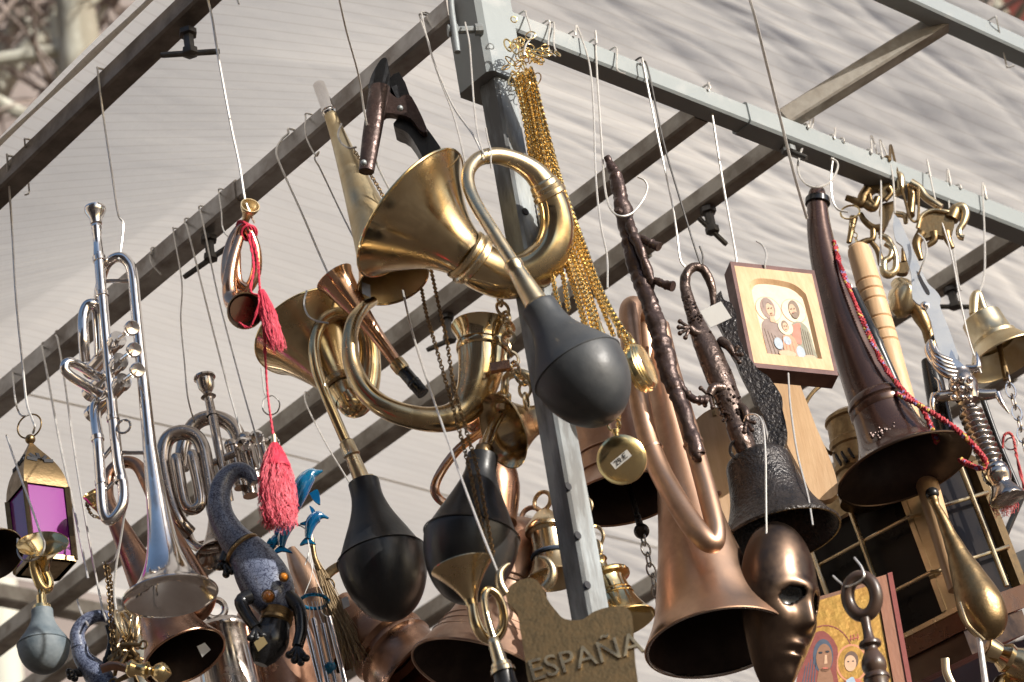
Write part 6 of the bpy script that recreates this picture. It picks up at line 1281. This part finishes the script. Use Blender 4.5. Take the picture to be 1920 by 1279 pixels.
for i in range(16):
    x, y = rnd.uniform(205, 262), rnd.uniform(1205, 1285); p = P(x, y, Y + rnd.uniform(-.02, .02)); d = Vector((rnd.uniform(-1, 1), rnd.uniform(-.5, .5), rnd.uniform(-1, 1))).normalized()
    mb = MB().tube3([p - d * .012, p, p + d * .012], [.002, .0032, .002], 10); mb.torus(p + d * .015, (rnd.uniform(-1, 1), 1, 0), .0045, .0013, 16, 6); mb.build('fitting', 'brass_aged', t)
MB().lathe((240, 1252, Y - .02), (322, 1264, Y - .02), [(0, 1), (0, 14), (.1, 18), (.2, 12), (.36, 14), (.44, 18), (.5, 10), (.56, 9), (.62, 14), (.75, 20), (.88, 15), (1, 1)], 32, 2).build('finial', 'brass_bright', t)
MB().tube([(190, 1255, Y - .02, 8), (215, 1248, Y - .02, 9), (245, 1256, Y - .02, 8)], 4, 14).build('bar', 'copper_brown', t)
wire('white wire from the left beam running to the brass bundle', [(108, 622), (109, 640, 2.99), (122, 720, 2.95), (140, 850, 2.85), (165, 1000, 2.78), (190, 1130, 2.73), (200, 1165, 2.72)], 2.2, over='L')
wire('white doubled wire from the left beam looping to the brass chain', [(82, 640), (80, 655, 3.0), (92, 720, 2.95), (112, 830, 2.86), (140, 960, 2.78), (165, 1085, 2.74)], 2.4, over='L')
wire('silver wire loop dropping below the trumpet to the brass rings', [(238, 930, 2.68), (228, 1000, 2.70), (218, 1060, 2.71), (214, 1110, 2.715), (220, 1155, 2.715), (228, 1172, 2.72)], 2.4)
wire('hook with an upturned end holding the brass chain', [(222, 1030, 2.71), (212, 1052, 2.715), (200, 1058, 2.72), (192, 1056, 2.72)], 1.9)
# copper pot with twine
Y = 2.86
t = thing('copper_pot', 'brown copper pot lying sideways under the glossy black bulb', 'pot', (720, 1300, Y))
MB().lathe((640, 1130, Y + .02), (790, 1270, Y - .01), [(0, 2), (0, 24), (.06, 28), (.2, 44), (.4, 66), (.55, 74), (.6, 80), (.64, 74), (.7, 80), (.74, 74), (.9, 80), (1, 92)], 52, 2, inner=3).build('body', 'copper_brown', t, sharp=40)
MB().tube([(602, 1090, Y - .01, 10), (625, 1068, Y - .01, 10), (655, 1055, Y - .01, 10), (690, 1052, Y, 9)], 6, 16, flat=.5).build('handle', 'brass_aged', t)
MB().lathe((545, 1030, Y + .03), (650, 1240, Y + .03), [(0, 10), (.2, 22), (.5, 30), (1, 40)], 36, 3).build('spout', 'copper', t)
t = thing('horsehair_brush', 'frayed twine brush hanging between the chime tubes and copper pot', 'brush', (650, 1250, Y - .04))
rnd = random.Random(4); mb = MB(); A = P(588, 1040, Y - .03); B = P(662, 1245, Y - .03)
for i in range(150):
    f0 = rnd.uniform(0, .3); e = Vector((rnd.gauss(0, 1), rnd.gauss(0, .6), 0)) * .006; ph = rnd.uniform(0, 6)
    mb.tube3([A.lerp(B, f) + e * (f * 1.6) + Vector((math.sin(f * 9 + ph), 0, math.cos(f * 7 + ph))) * .0018 for f in np.linspace(f0, rnd.uniform(.75, 1.05), 6)], .0005, 4, cap=False)
o = mb.build('bristles', 'twine', t); o['kind'] = 'stuff'
MB().tube([(585, 1010, Y - .03, 4), (590, 1045, Y - .03, 5), (600, 1070, Y - .03, 5)], 4, 12).build('binding', 'brass_aged', t)
MB().torus(P(615, 1098, Y - .03), (.3, 1, .3), .008, .001, 22, 6).build('ring', 'brass_aged', t)
MB().outline([(640, 1122), (652, 1118), (656, 1136), (644, 1142)], Y - .036, .0006).build('price_sticker', 'sticker', t)
# spare hooks left on the beams
SG = 'bare wire hooks left on the beams'
LB = iter(['tiny bare wire hook on the brown eave rail beside the lantern wire', 'bare wire hook tip on the brown eave rail beside the bugle wire', 'bare wire bent round the left beam sleeve right of the trumpet', 'first bare hook on the right beam counted from the post', 'second bare hook on the right beam counted from the post', 'small bare hook on the right beam above the gnarled iron branch', 'bare curled hook on the right beam beside the brass animals', 'short bare wire end on the right beam near the bright brass bell', 'bare hook under the pale eave rail in front of the red house'])
def spare(a, pts, over, r=1.8): wire(next(LB), [a] + pts, r, over=over, group=SG)
spare((55, 335), [(54, 350, 2.83), (54, 362, 2.83), (46, 366, 2.83)], 'OL')
spare((440, -30), [(440, -12, 2.45), (445, 0, 2.45), (448, 8, 2.45)], 'OL')
spare((287, 470), [(282, 480, 2.95), (285, 495, 2.94), (302, 515, 2.94)], 'L')
spare((1030, 60), [(1028, 78, 2.58), (1030, 95, 2.58), (1042, 106, 2.58)], 'R')
spare((1038, 62), [(1038, 80, 2.59), (1042, 95, 2.59), (1050, 102, 2.59)], 'R')
spare((1155, 105), [(1156, 125, 2.67), (1160, 134, 2.67), (1172, 139, 2.67)], 'R')
spare((1580, 270), [(1581, 290, 3.0), (1588, 305, 3.0), (1606, 311, 3.0)], 'R')
spare((1797, 350), [(1797, 362, 3.15), (1797, 376, 3.15)], 'R')
spare((1886, 110), [(1886, 118, 3.0), (1890, 126, 3.0), (1902, 123, 3.0)], 'OR')
for ob in list(bpy.data.objects):
    if '_o' in ob: del ob['_o']
